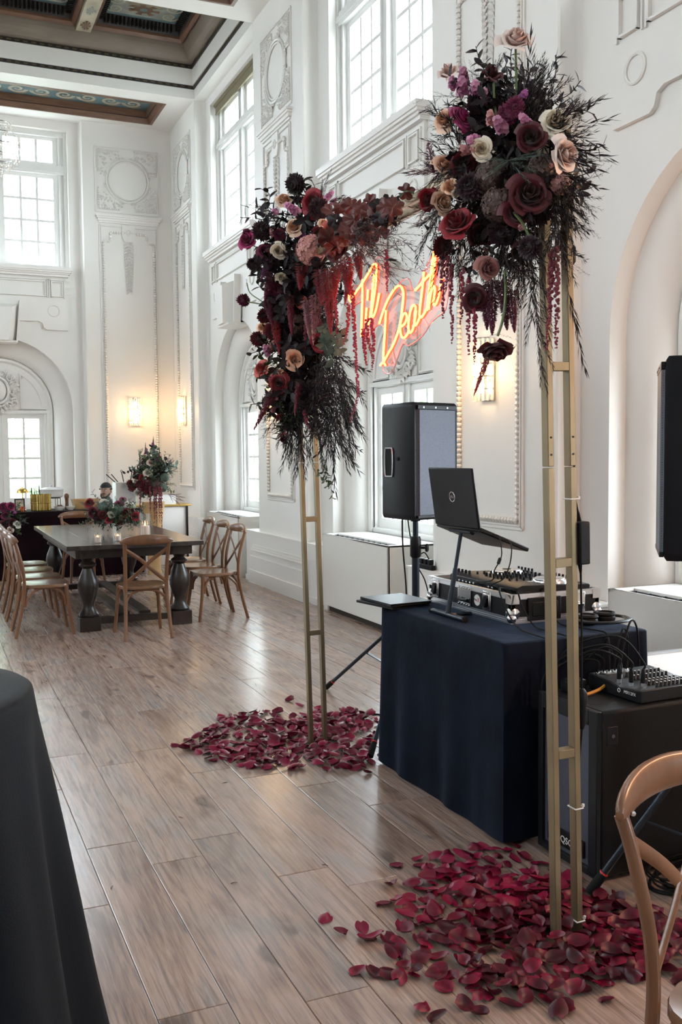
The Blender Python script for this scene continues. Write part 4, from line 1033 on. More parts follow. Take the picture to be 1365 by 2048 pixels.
# ================================================================== FLOWER KIT (unit meshes, local +Z is the way they face)
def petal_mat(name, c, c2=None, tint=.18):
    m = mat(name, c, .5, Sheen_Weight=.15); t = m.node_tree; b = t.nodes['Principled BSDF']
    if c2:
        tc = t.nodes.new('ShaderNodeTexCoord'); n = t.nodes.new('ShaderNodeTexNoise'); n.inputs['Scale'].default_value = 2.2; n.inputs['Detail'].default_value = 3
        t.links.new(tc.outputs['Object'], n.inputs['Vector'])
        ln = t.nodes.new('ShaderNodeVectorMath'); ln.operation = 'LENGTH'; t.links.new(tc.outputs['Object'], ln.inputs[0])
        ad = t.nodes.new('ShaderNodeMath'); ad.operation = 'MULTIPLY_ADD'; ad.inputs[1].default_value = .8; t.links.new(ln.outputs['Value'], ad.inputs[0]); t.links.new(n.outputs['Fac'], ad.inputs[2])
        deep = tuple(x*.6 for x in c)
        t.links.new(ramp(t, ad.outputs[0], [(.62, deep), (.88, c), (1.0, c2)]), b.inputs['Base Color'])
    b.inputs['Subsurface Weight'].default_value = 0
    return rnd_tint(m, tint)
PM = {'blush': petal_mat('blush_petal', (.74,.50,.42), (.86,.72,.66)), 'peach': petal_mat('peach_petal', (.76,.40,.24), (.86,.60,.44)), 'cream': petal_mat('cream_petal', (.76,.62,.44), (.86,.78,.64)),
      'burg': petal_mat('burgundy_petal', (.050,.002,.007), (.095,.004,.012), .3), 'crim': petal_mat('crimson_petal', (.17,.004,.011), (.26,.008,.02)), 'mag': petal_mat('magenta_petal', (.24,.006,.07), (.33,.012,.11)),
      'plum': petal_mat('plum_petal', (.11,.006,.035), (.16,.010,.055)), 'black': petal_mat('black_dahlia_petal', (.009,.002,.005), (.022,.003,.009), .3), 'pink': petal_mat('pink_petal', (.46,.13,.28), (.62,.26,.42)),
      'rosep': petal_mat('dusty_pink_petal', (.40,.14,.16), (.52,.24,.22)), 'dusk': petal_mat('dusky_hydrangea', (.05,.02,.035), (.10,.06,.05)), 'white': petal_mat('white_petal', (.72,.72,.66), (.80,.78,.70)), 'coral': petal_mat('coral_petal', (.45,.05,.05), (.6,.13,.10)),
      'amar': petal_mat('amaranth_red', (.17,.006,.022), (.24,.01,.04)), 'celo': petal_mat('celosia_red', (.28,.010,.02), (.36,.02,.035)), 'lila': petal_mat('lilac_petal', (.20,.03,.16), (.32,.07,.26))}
def rose_mb(seed, n=20, openv=1.0, point=.1):
    rr = random.Random(seed); b = MB()
    for i in range(n):
        t = i/(n-1); a = i*2.39996+rr.uniform(-.25,.25)
        Rt = (.13+.66*t**.9)*openv; H = 1.02-.52*t**1.3; w = 1.15-.30*t; curl = (.03+.34*t*t)*rr.uniform(.7,1.25)
        rows = []; q = rr.uniform(-.05,.05); wav = [rr.uniform(-.05,.05) for _ in range(7)]
        for j in range(6):
            v = j/5; row = []
            for k in range(7):
                u = (k-3)/3
                r = Rt*(.25+.75*math.sin(min(1, v*1.15)*PI/2))*(1+.10*u)
                z = H*v-.20*u*u*v*H+point*(1-abs(u))**2*v*v*t
                if j >= 4:
                    f = (j-3)/2; r += curl*f*f*(1-.2*u*u); z -= curl*.75*f*f-wav[k]*t*f
                ww = w*(.45+.6*math.sin(PI*(.10+.68*v)))
                ang = a+u*ww
                row.append(Vector((r*math.cos(ang), r*math.sin(ang), z-.45)))
            rows.append(row)
        b.grid(rows)
    return b
def dahlia_mb(seed, rings=7, flat=.75):
    rr = random.Random(seed); b = MB()
    for q in range(rings):
        t = q/(rings-1); th = .18+1.75*t; n = int(7+15*math.sin(min(th, PI/2)))
        for i in range(n):
            a = 2*PI*(i+.5*(q % 2))/n+rr.uniform(-.08,.08)
            d = Vector((math.sin(th)*math.cos(a), math.sin(th)*math.sin(a), math.cos(th)*flat)); s = Vector((-math.sin(a), math.cos(a), 0)); L = rr.uniform(.88,1.08); wd = .15
            up = s.cross(d).normalized()*-.06
            p0 = d*.25; p1 = d*L*.72; p2 = d*L
            b.add([p0-s*wd*.4, p0+s*wd*.4, p1+s*wd+up*-1, p2, p1-s*wd+up*-1, p1+up*.6], [(0,5,4),(0,1,5),(1,2,5),(2,3,5),(3,4,5)])
    b.ball((0,0,0), .55, 8, 6); return b
def floret(b, c, M3, r, n=5, rr=random):
    for i in range(n):
        a = 2*PI*i/n+rr.uniform(-.2,.2); d = Vector((math.cos(a), math.sin(a), 0)); s = Vector((-math.sin(a), math.cos(a), 0))
        b.add([c, c+M3 @ (d*r*.6+s*r*.42+Vector((0,0,r*.25))), c+M3 @ (d*r+Vector((0,0,r*.15))), c+M3 @ (d*r*.6-s*r*.42+Vector((0,0,r*.25)))], [(0,1,2,3)])
def hydr_mb(seed, n=75, fl=.32, k=4):
    rr = random.Random(seed); b = MB()
    for i in range(n):
        z = 1-1.5*(i+.5)/n; a = i*2.39996; r = math.sqrt(max(0, 1-z*z)); d = Vector((r*math.cos(a), r*math.sin(a), z))
        floret(b, d*rr.uniform(.86,1.02), facing(d).to_3x3(), fl, k, rr)
    b.ball((0,0,0), .84, 10, 7); return b
def stock_mb(seed):
    rr = random.Random(seed); b = MB()
    for i in range(22):
        t = i/21; a = i*2.39996; d = Vector((math.cos(a), math.sin(a), .6+t)).normalized(); r = .42*(1-.6*t)
        for w in range(2): floret(b, Vector((math.cos(a)*r*.8, math.sin(a)*r*.8, -.8+1.7*t)), facing(d).to_3x3() @ Matrix.Rotation(w*.6, 3, 'Z'), (.34-.05*w)*(1-.35*t), 6, rr)
    b.tube([(0,0,-1.2),(0,0,.6)], .05, 5); return b
def spray_mb(seed, n=34, L=.16, w=.010, bend=.25, ang=.6, sub=0):
    # slender leaves along a curved stem of unit length
    rr = random.Random(seed); b = MB()
    def stem(p, d, ln, nl, r0):
        pts = []; q = Vector(p); dd = Vector(d).normalized(); side = dd.orthogonal().normalized(); cv = (side*rr.uniform(-1,1)+dd.cross(side)*rr.uniform(-1,1))*bend
        for i in range(9): pts.append(q.copy()); dd = (dd+cv/8).normalized(); q = q+dd*ln/8
        b.tube(pts, [r0*(1-.75*i/8) for i in range(9)], 4, cap=False)
        for i in range(nl):
            t = (i+1.5)/(nl+1.5); k = min(7, int(t*8)); f = t*8-k; c = pts[k]*(1-f)+pts[min(8, k+1)]*f; tg = (pts[min(8,k+1)]-pts[k]).normalized()
            sd = tg.orthogonal().normalized(); a = i*2.4+rr.uniform(-.4,.4); sd = Matrix.Rotation(a, 3, tg) @ sd
            ld = (tg*math.cos(ang+rr.uniform(-.2,.25))+sd*math.sin(ang)).normalized(); ln2 = L*rr.uniform(.6,1.15)*(1-.25*t); no = ld.cross(sd).normalized()
            dr = Vector(tg)*.10*ln2
            b.add([c, c+ld*ln2*.45+no*w, c+ld*ln2+dr, c+ld*ln2*.45-no*w, c+ld*ln2*.5+sd*w*.5], [(0,1,4),(1,2,4),(2,3,4),(3,0,4)])
        return pts
    pts = stem((0,0,0), (0,0,1), 1, n, .006)
    for s in range(sub):
        k = 1+s % 6; d = Vector((rr.uniform(-1,1), rr.uniform(-1,1), 1.1)); stem(pts[k], d, .5, n//2, .004)
    return b
def oval_leaf(b, base, d, up, L, w, curl=.15):
    d = Vector(d).normalized(); up = Vector(up); s = d.cross(up).normalized(); n = s.cross(d).normalized(); base = Vector(base)
    rows = []
    for j in range(5):
        t = j/4; ww = w*math.sin(PI*(.06+.9*t))**.8; c = base+d*L*t-n*curl*L*t*t
        rows.append([c-s*ww+n*ww*.3, c, c+s*ww+n*ww*.3])
    b.grid(rows)
def sprig_mb(seed, n=12, L=.2, w=.05, rnd=False):
    rr = random.Random(seed); b = MB(); pts = crom([(0,0,0),(.05*rr.uniform(-1,1),.05,.35),(.12*rr.uniform(-1,1),.1*rr.uniform(-1,1),.7),(.2*rr.uniform(-1,1),.1,1)], 4)
    b.tube(pts, .008, 5, cap=False)
    for i in range(n):
        c = pts[1+int(i*(len(pts)-2)/n)]; a = i*2.4; d = Vector((math.cos(a), math.sin(a), .5 if not rnd else .2)); oval_leaf(b, c, d, (0,0,1), L*rr.uniform(.8,1.2), w*rr.uniform(.8,1.2))
    return b
def lobed_leaf_mb(seed):
    rr = random.Random(seed); b = MB(); rim = []; n = 30
    for i in range(n):
        a = -2.6+5.2*i/(n-1); r = .62+.30*abs(math.cos(2.5*a))+rr.uniform(-.05,.05)
        rim.append(Vector((r*math.sin(a), r*math.cos(a)+.25, .12*math.sin(5*a)-.18*r*r)))
    c = Vector((0,.1,.05)); mid = [c+(p-c)*.55+Vector((0,0,.07)) for p in rim]
    b.grid([[c]*n, mid, rim]); b.tube([(0,.1,.05),(0,-.3,-.1),(0,-.7,-.3)], .025, 5); return b
def plume_mb(seed, n=900):
    rr = random.Random(seed); b = MB()
    for i in range(n):
        t = rr.random()**.8; a = rr.uniform(0, 2*PI); r = .16*(1-t)**.6*rr.uniform(.5,1); c = Vector((r*math.cos(a)*.6, r*math.sin(a)*.6, t)); d = Vector((math.cos(a), math.sin(a), rr.uniform(.2,1.2))).normalized(); s = d.orthogonal().normalized()*.012
        L = rr.uniform(.05,.13)*(1.15-t); e = d.cross(s)
        b.add([c-s, c+s, c+e, c+d*L], [(0,1,3),(1,2,3),(2,0,3)])
    b.tube([(0,0,0),(0,0,1)], [.025,.006], 5); return b
_cache = {}
def fm(kind, col, var=0):
    key = (kind, col, var)
    if key in _cache: return _cache[key]
    base = (kind, None, var)
    if base not in _cache:
        s = 10+var*7
        _cache[base] = {'rose': lambda: rose_mb(s, 22), 'bud': lambda: rose_mb(s, 12, .72, .2), 'dahlia': lambda: dahlia_mb(s), 'scabiosa': lambda: dahlia_mb(s, 6, .9), 'hydrangea': lambda: hydr_mb(s), 'stock': lambda: stock_mb(s),
                        'ranunculus': lambda: rose_mb(s, 36, .95, 0), 'plume': lambda: plume_mb(s), 'fern': lambda: spray_mb(s, 44, .15, .0085, .5, .55, 5), 'willow': lambda: spray_mb(s, 24, .26, .015, .5, .5, 1),
                        'wisp': lambda: spray_mb(s, 30, .09, .004, .7, .8, 7), 'sprig': lambda: sprig_mb(s), 'eucalyptus': lambda: sprig_mb(s, 14, .15, .055, True), 'leaf': lambda: lobed_leaf_mb(s), 'pod': lambda: plume_mb(s, 160)}[kind]()
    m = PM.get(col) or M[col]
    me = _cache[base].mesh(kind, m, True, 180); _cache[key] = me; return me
NAMES = {'rose': 'rose', 'bud': 'rose', 'dahlia': 'dahlia', 'scabiosa': 'scabiosa', 'hydrangea': 'hydrangea', 'stock': 'stock_flower', 'ranunculus': 'ranunculus', 'plume': 'celosia_plume', 'fern': 'foliage_spray', 'willow': 'willow_spray', 'wisp': 'wispy_spray', 'sprig': 'leaf_sprig', 'eucalyptus': 'eucalyptus_sprig', 'leaf': 'lobed_leaf', 'pod': 'protea'}
def at(px, py, fw): return CAM + ray(px, py)*fw
rf = random.Random(21)
class Arr:
    def __init__(s, name, label, cat, loc, group=None): s.t = thing(name, label, cat, loc, 0, group); s.o = Vector(loc)
    def bloom(s, kind, col, p, diam, d, spin=None, var=None, lab=None):
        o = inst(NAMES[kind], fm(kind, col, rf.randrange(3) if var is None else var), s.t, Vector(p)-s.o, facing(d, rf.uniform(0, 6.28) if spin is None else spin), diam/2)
        if lab: o['label'] = lab
        return o
    def spray(s, kind, col, p, q, var=None, wide=1.0):
        p, q = Vector(p), Vector(q); L = (q-p).length
        return inst(NAMES[kind], fm(kind, col, rf.randrange(3) if var is None else var), s.t, p-s.o, facing(q-p, rf.uniform(0, 6.28)), (L*wide, L*wide, L))
    def stem(s, pts, r=.003, m=None, name='stem'): b = MB(); b.tube([Vector(p)-s.o for p in crom(pts, 4)], r, 5); return b.build(name, m or M['stem'], s.t)
    def amaranth(s, pts, r=.012, col='amar', name='amaranthus_tail'):
        path = crom(pts, 8); b = MB(); rr = random.Random(int(pts[0][2]*1000)); ln = 0
        tot = sum((path[i+1]-path[i]).length for i in range(len(path)-1)); acc = 0; nx = 0
        for i in range(len(path)-1):
            seg = path[i+1]-path[i]; L = seg.length
            while nx <= acc+L:
                c = path[i]+seg*((nx-acc)/L); f = nx/tot; rad = r*(1-.55*f**2)
                for k in range(3):
                    o = Vector((rr.gauss(0,1), rr.gauss(0,1), rr.gauss(0,.6))); o.normalize(); b.ball(c-s.o+o*rad*.55, rad*rr.uniform(.35,.6), 5, 4)
                nx += r*.75
            acc += L
        return b.build(name, PM[col], s.t)
def toward(p, rx=.75, up=.30):
    d = (CAM-Vector(p)).normalized()+Vector((rf.uniform(-rx,rx), rf.uniform(-rx,rx)*.6, rf.uniform(-rx,rx)*.7+up)); return d.normalized()

# ================================================================== NEAR (RIGHT) ARRANGEMENT
def fR(px): return 2.93+(1100-px)*.0012
def R(px, py, df=0): return at(px, py, fR(px)+df)
ar = Arr('floral_cluster', 'big cluster of blush roses, burgundy blooms and dark foliage on the near brass post', 'flowers', R(1040, 330, .02), None)
def Rb(kind, col, px, py, dpx, df=-.05, d=None, st=None):
    p = R(px, py, df); o = ar.bloom(kind, col, p, dpx*1.12*(fR(px)+df)/F, d or toward(p)); return p
cx, cy = 1030, 320
top = CAM-R(1033, 77)
Rb('rose','blush',1033,77,64,0,Vector((-.3,-.75,.65))); ar.stem([R(1032,95,0),R(1033,170,.01),R(1030,240,.02)], .004)
Rb('bud','blush',897,142,52,.03,Vector((-.55,-.5,.65))); Rb('bud','burg',985,148,52,0,Vector((-.2,-.7,.7))); ar.stem([R(988,165),R(990,210),R(1000,260)], .004)
for q in ((927,148,40),(925,172,48),(952,180,50),(905,165,34),(970,190,36)): Rb('stock','pink',*q,-.02,Vector((-.5,-.75,.2)))
Rb('rose','peach',890,238,48,.02); Rb('ranunculus','mag',923,234,54,-.06); Rb('dahlia','black',953,208,44,0); Rb('dahlia','plum',1018,228,46,.0); Rb('stock','pink',1000,248,50,-.08); Rb('stock','rosep',982,235,40,-.08); Rb('stock','pink',1050,240,40,-.08); Rb('stock','lila',1045,195,40,-.02); Rb('dahlia','plum',1030,215,40,-.06)
Rb('rose','burg',1062,274,58,-.07); Rb('rose','cream',1112,243,58,.0); Rb('rose','blush',1133,309,66,-.05); Rb('rose','cream',963,297,42,-.08); Rb('rose','peach',889,328,44,.0); Rb('rose','burg',930,324,50,-.02)
Rb('stock','pink',945,280,44,-.09); Rb('stock','rosep',938,300,38,-.09); Rb('bud','peach',901,374,44,-.04); Rb('rose','peach',886,404,46,-.05); Rb('bud','cream',912,388,24,-.06); Rb('rose','crim',858,398,42,.03)
Rb('rose','crim',914,444,72,-.1); Rb('dahlia','black',941,374,58,-.05); Rb('dahlia','black',1014,372,56,-.02); Rb('rose','burg',1058,388,80,-.09); Rb('rose','burg',1036,424,60,-.05); Rb('dahlia','black',1060,495,48,-.08); Rb('dahlia','burg',886,494,44,-.03)
Rb('hydrangea','dusk',985,352,60,-.01); Rb('hydrangea','dusk',1000,410,62,-.02); Rb('hydrangea','dusk',1085,345,60,.0); Rb('hydrangea','rosep',1120,370,36,.02); Rb('stock','rosep',1100,335,26,-.02)
Rb('rose','rosep',978,536,46,-.03); Rb('rose','burg',952,598,50,-.03); Rb('stock','rosep',1045,455,22,-.06); Rb('bud','burg',1040,500,40,.02); Rb('rose','burg',960,470,50,.02); Rb('dahlia','black',1000,470,46,.0); Rb('scabiosa','black',1080,430,44,.02)
# hanging head-down rose
p = R(994, 702, -.04); ar.bloom('rose', 'burg', p, .115, Vector((-.1,-.35,-.95)), lab='burgundy rose hanging head down'); ar.stem([R(996,672,-.04),R(1006,640,-.03),R(1012,590,-.02),R(1010,540,0)], .0045)
for k in range(5): ar.spray('sprig','leafgr', R(996,668,-.04), R(970+k*14, 664+6*abs(k-2), -.04), wide=.3)
ar.stem([R(1060,475,-.06),R(1045,445,-.08),R(1028,425,-.06)], .004)
# amaranthus tails
for pts in ([(886,520),(886,580),(887,640)],[(903,530),(904,600),(905,690)],[(938,560),(937,640),(938,711)],[(950,600),(951,660),(949,724)],[(1104,500),(1103,560),(1099,640),(1093,705)],[(1112,495),(1114,560),(1115,640),(1112,700)],[(925,540),(925,600),(922,650)],[(892,470),(896,520),(893,575)]):
    ar.amaranth([R(x, y, -.02) for x, y in pts], .011 if pts[0][0] < 1000 else .013)
for (x0,y0,x1,y1) in ((985,560,985,670),(1005,560,1015,660),(968,570,975,660),(1022,580,1030,665)): ar.spray('plume','plum',R(x0,y0),R(x1,y1),wide=1.2)
ar.spray('plume','celo',R(985,690,.02),R(948,792,-.03),wide=.55)
ar.spray('pod','plum',R(868,345),R(857,285),wide=2.2)
# sprays: base -> tip
core = [(1010,240),(1040,260),(1060,300),(1000,320)]
for tip in ((1090,72),(1112,112),(1138,142),(1075,120),(1060,140),(1124,160),(1100,140),(1050,120),(1085,165)): ar.spray('willow' if rf.random() < .6 else 'fern','leafdk',R(1040+rf.uniform(-20,30),250,0),R(*tip,rf.uniform(-.05,.08)),wide=.75)
for tip in ((1225,232),(1208,182),(1195,190),(1180,205),(1170,235),(1215,322),(1205,290),(1190,345),(1170,325),(1160,270),(1190,262),(1185,300)): ar.spray('willow','leafdk',R(1075+rf.uniform(-10,25),265+rf.uniform(-20,40),0),R(*tip,rf.uniform(-.06,.1)),wide=.65)
for tip in ((820,332),(816,346),(842,300),(830,382),(826,362),(850,275),(840,330),(895,192),(885,268),(872,205),(840,405),(850,430)): ar.spray('willow','leafdk' if tip[1] < 340 else 'leafrd',R(930+rf.uniform(-20,30),320+rf.uniform(-20,40),.02),R(*tip,rf.uniform(-.05,.1)),wide=.6)
for tip in ((830,440),(840,470),(820,405),(850,500),(862,455),(835,425)): ar.spray('fern','leafrd',R(900,380,.04),R(*tip,.06),wide=.6)
for tip in ((850,520),(868,560),(890,600),(1010,540),(1030,560),(1070,640),(1088,772),(1080,700),(1062,660),(1095,690),(1050,600),(1160,452),(1152,500),(1146,475),(1138,520),(1172,740),(1120,520),(1130,560),(940,560),(980,590),(910,560)): ar.spray('fern' if rf.random() < .75 else 'willow','leafdk',R(tip[0]+(1040-tip[0])*.35+rf.uniform(-15,15),max(330, tip[1]-170),.01),R(*tip,rf.uniform(-.04,.08)),wide=.6)
for k in range(170):
    a = rf.uniform(0, 2*PI); r = rf.random()**.5; x = 1015+125*r*math.cos(a); y = 340+200*r*math.sin(a); a2 = a+rf.uniform(-.8,.8); L = rf.uniform(45,95)
    df = rf.uniform(-.03,.22); ar.spray(rf.choice(('fern','willow','fern','wisp')),'leafdk',R(x,y,df),R(x+L*math.cos(a2),y+L*math.sin(a2)+15,df+rf.uniform(-.1,.02)),wide=.8)
for k in range(16): # pale wisps in the heart of the cluster
    a = rf.uniform(-.6,3.6); ar.spray('willow','leafgy' if k % 3 else 'leafdk',R(1020,320,-.08),R(1020+60*math.cos(a),320+60*math.sin(a),-.12),wide=.5)
for k in range(190): # dense dark leaf filler behind the blooms
    a = rf.uniform(0, 2*PI); r = rf.random()**.5; x = 1010+105*r*math.cos(a); y = 335+165*r*math.sin(a); p = R(x,y,rf.uniform(.06,.2)); ar.spray('sprig','leafdk',p,p+Vector((rf.uniform(-.1,.1),rf.uniform(-.12,.05),rf.uniform(-.12,.1))).normalized()*.16,wide=1.2)
for q in ((1130,350),(1120,375),(1128,395),(1075,470),(1070,505)): ar.spray('sprig','leafgr',R(*q,-.02),R(q[0]+rf.uniform(-12,12),q[1]+32,-.03),wide=.9)

# ================================================================== FAR (LEFT) ARRANGEMENT
def fL(px): return 5.0-(px-620)*.002 if px < 640 else 4.92-(px-640)*.0064
def L_(px, py, df=0): return at(px, py, fL(px)+df)
al = Arr('floral_cluster', 'long cascade of burgundy, plum and peach flowers down the far brass post', 'flowers', L_(600, 600, .02), None)
def Lb(kind, col, px, py, dpx, df=-.06, d=None):
    p = L_(px, py, df); al.bloom(kind, col, p, dpx*1.15*(fL(px)+df)/F, d or toward(p)); return p
UPL = Vector((-.3,-.7,.6))
Lb('dahlia','black',591,369,42,0); al.stem([L_(593,385),L_(598,405),L_(600,430)], .004)
Lb('rose','peach',568,399,32,0,UPL); Lb('stock','pink',583,416,34); Lb('stock','pink',552,424,24); Lb('rose','crim',628,405,48,-.05); Lb('dahlia','black',638,418,42,-.12); Lb('stock','pink',660,390,24,.05); Lb('stock','pink',668,402,18,.05); Lb('scabiosa','black',596,400,18,0)
Lb('rose','peach',588,453,35,-.12); Lb('dahlia','black',524,462,38,-.04); Lb('rose','mag',493,480,34,0,Vector((-.75,-.6,.2))); Lb('rose','plum',497,470,26,.02); Lb('rose','cream',557,501,30,-.08); Lb('rose','plum',530,501,28,0); Lb('stock','rosep',545,465,24,-.02); Lb('dahlia','plum',560,470,26,0); Lb('stock','lila',605,470,22,-.05)
Lb('scabiosa','black',507,529,26,0); Lb('scabiosa','plum',487,601,27,0); al.stem([L_(496,604),L_(515,607),L_(540,612)], .0035); al.stem([L_(494,566),L_(500,585),L_(520,600),L_(540,612)], .003); al.spray('sprig','leafgr',L_(494,572),L_(494,558),wide=.8)
Lb('hydrangea','rosep',622,500,50,-.12); Lb('rose','coral',663,460,32,-.1); Lb('rose','burg',672,497,44,-.1); Lb('scabiosa','black',632,523,20,-.2); Lb('rose','cream',565,556,24,-.04); Lb('rose','burg',640,470,34,-.05); Lb('rose','peach',648,446,20,-.08)
Lb('rose','burg',545,520,36,.0); Lb('dahlia','plum',560,585,44,.0); Lb('dahlia','black',548,602,40,-.02); Lb('dahlia','burg',530,632,30,0); Lb('rose','peach',525,655,24,0,Vector((-.7,-.6,.3))); Lb('dahlia','burg',517,678,32,-.02); Lb('rose','burg',550,664,38,-.05); Lb('stock','pink',534,700,30,-.06); Lb('stock','rosep',545,690,26,-.05); Lb('rose','coral',605,604,22,.0)
Lb('rose','crim',640,686,38,-.05); Lb('rose','peach',590,718,36,-.12); Lb('bud','peach',563,746,24,-.06); Lb('rose','coral',523,737,34,-.02,Vector((-.8,-.5,.3))); Lb('ranunculus','crim',557,766,38,-.08); Lb('stock','pink',548,795,24,-.04); Lb('bud','crim',563,835,22,0); Lb('bud','crim',568,877,26,0,Vector((-.8,-.4,-.4))); Lb('rose','burg',545,752,28,.02); Lb('rose','burg',575,690,36,.02); Lb('dahlia','black',585,660,40,.03)
Lb('scabiosa','black',612,560,34,0); Lb('rose','burg',600,540,34,.02); Lb('stock','rosep',548,818,18,-.02); Lb('hydrangea','dusk',575,620,40,.05); Lb('hydrangea','dusk',600,650,40,.05)
# hanging red celosia and amaranthus
for (x0,y0,x1,y1,c,w) in ((605,530,600,580,'celo',1.8),(655,540,662,668,'celo',.9),(672,530,670,600,'celo',1.3),(640,540,645,610,'celo',1.4),(690,520,700,590,'celo',1.2),(715,500,722,560,'celo',1.2),(700,540,690,610,'celo',1.0),(540,520,522,560,'lila',1.6),(545,545,530,600,'plum',1.6),(535,600,545,650,'plum',1.2),(615,600,620,680,'rosep',1.0),(632,590,628,690,'rosep',.9),(580,590,584,670,'amar',.8),(550,640,560,710,'celo',1.0),(600,760,590,830,'amar',.8),(547,785,508,860,'amar',.8),(555,770,528,800,'plum',1.0)):
    al.spray('plume',c,L_(x0,y0,-.08),L_(x1,y1,-.12),wide=w)
for pts in ([(706,575),(708,640),(712,720),(716,790),(700,845)],[(697,610),(696,650),(688,690)],[(727,660),(730,700),(734,733)],[(743,640),(748,690),(744,742)],[(774,505),(775,545),(774,585)],[(640,620),(641,660),(638,700)],[(584,600),(583,650),(584,672)],[(612,640),(610,690),(606,720)],[(608,810),(612,840),(620,858)],[(672,600),(674,650),(676,690)],[(735,640),(737,680),(745,712)]):
    al.amaranth([L_(x, y, -.06) for x, y in pts], .0125)
# foliage
for (x0,y0,x1,y1) in ((570,440,490,420),(570,440,505,412),(560,445,520,440),(640,400,655,338),(645,400,660,350),(655,405,690,395),(660,420,700,405),(600,420,640,380)): al.spray('willow','leafdk',L_(x0,y0),L_(x1,y1),wide=.55)
for (x0,y0,x1,y1) in ((700,455,812,500),(705,460,805,520),(700,470,800,560),(690,470,780,545),(720,450,815,480),(700,470,760,560),(715,450,800,460)): al.spray('wisp','leafdk' if rf.random() < .5 else 'leafrd',onX(x0,y0,1.79),onX(x1,y1,1.73),wide=.55)
for k, q in enumerate(((674,441,26),(692,425,30),(712,440,32),(735,425,30),(758,430,28),(750,452,30),(725,465,32),(700,470,30),(770,405,22),(685,460,28),(762,470,26),(808,385,26),(790,395,20),(738,405,24),(665,425,28),(682,408,28),(702,450,34),(718,425,30),(745,440,30),(772,425,30),(780,445,26),(738,470,30),(705,412,26),(725,408,24),(760,412,24))):
    p = L_(q[0], q[1], -.05); al.bloom('leaf','leafrd' if k % 4 else 'leafdk',p,q[2]*1.5*fL(q[0])/F,toward(p,.6,.2))
al.spray('sprig','leafgr',L_(800,392),L_(820,372),wide=.8)
for k in range(22):
    x = rf.uniform(640,790); p = L_(x, 520-.62*(x-640)*.9+rf.uniform(-22,22)-25, -.16); al.bloom('leaf', 'leafrd' if k % 3 else 'leafdk', p, rf.uniform(34,46)*fL(x)/F, toward(p,.8,.2))
for k in range(140):
    y = rf.uniform(420, 850); x = 600+rf.uniform(-62,62)*(1-.35*(y-420)/430); a = rf.uniform(.2,2.9); Ln = rf.uniform(35,80)
    al.spray(rf.choice(('fern','willow','wisp')),'leafdk',L_(x,y,rf.uniform(0,.2)),L_(min(x+Ln*math.cos(a),665),y+Ln*math.sin(a),rf.uniform(-.1,.1)),wide=.8)
for (x1,y1) in ((590,950),(600,945),(580,930),(575,905),(610,930),(690,962),(680,950),(672,940),(660,920),(650,935),(640,900),(705,840),(700,860),(712,872),(695,880),(705,900),(688,900),(720,850),(676,905),(585,915),(600,900)):
    al.spray('fern','leafdk',L_(x1+(610-x1)*.45+rf.uniform(-8,8),y1-rf.uniform(140,190),0),L_(x1,y1,rf.uniform(-.08,.1)),wide=.6)
for k in range(230):
    y = rf.uniform(420, 820); x = 595+rf.uniform(-50,50)*(1-.3*(y-430)/370); p = L_(x,y,rf.uniform(.05,.22)); al.spray('sprig','leafdk',p,p+Vector((rf.uniform(-.1,.1),rf.uniform(-.12,.05),rf.uniform(-.12,.1))).normalized()*.22,wide=1.2)
for (x0,y0,x1,y1) in ((640,650,672,700),(650,670,680,690),(655,660,660,720),(648,690,678,715)): al.spray('eucalyptus','leafgy',L_(x0,y0,-.05),L_(x1,y1,-.08),wide=1)
for (x0,y0,x1,y1) in ((560,740,515,752),(565,750,530,775),(575,735,520,705),(560,800,570,850),(575,830,560,870),(590,800,575,860),(600,810,590,850)): al.spray('sprig','leafgr',L_(x0,y0,-.06),L_(x1,y1,-.08),wide=1)
for (x0,y0,x1,y1) in ((640,905,655,960),(650,930,662,1000),(636,940,662,980)): al.spray('sprig','leafgr',L_(x0,y0,-.02),L_(x1,y1,-.02),wide=.55)
for k in range(10): p = L_(rf.uniform(640,690),rf.uniform(440,520),rf.uniform(.0,.1)); al.spray('fern','leafrd',p,p+Vector((rf.uniform(-.1,.1),rf.uniform(-.2,.05),rf.uniform(-.2,.0))),wide=.8)
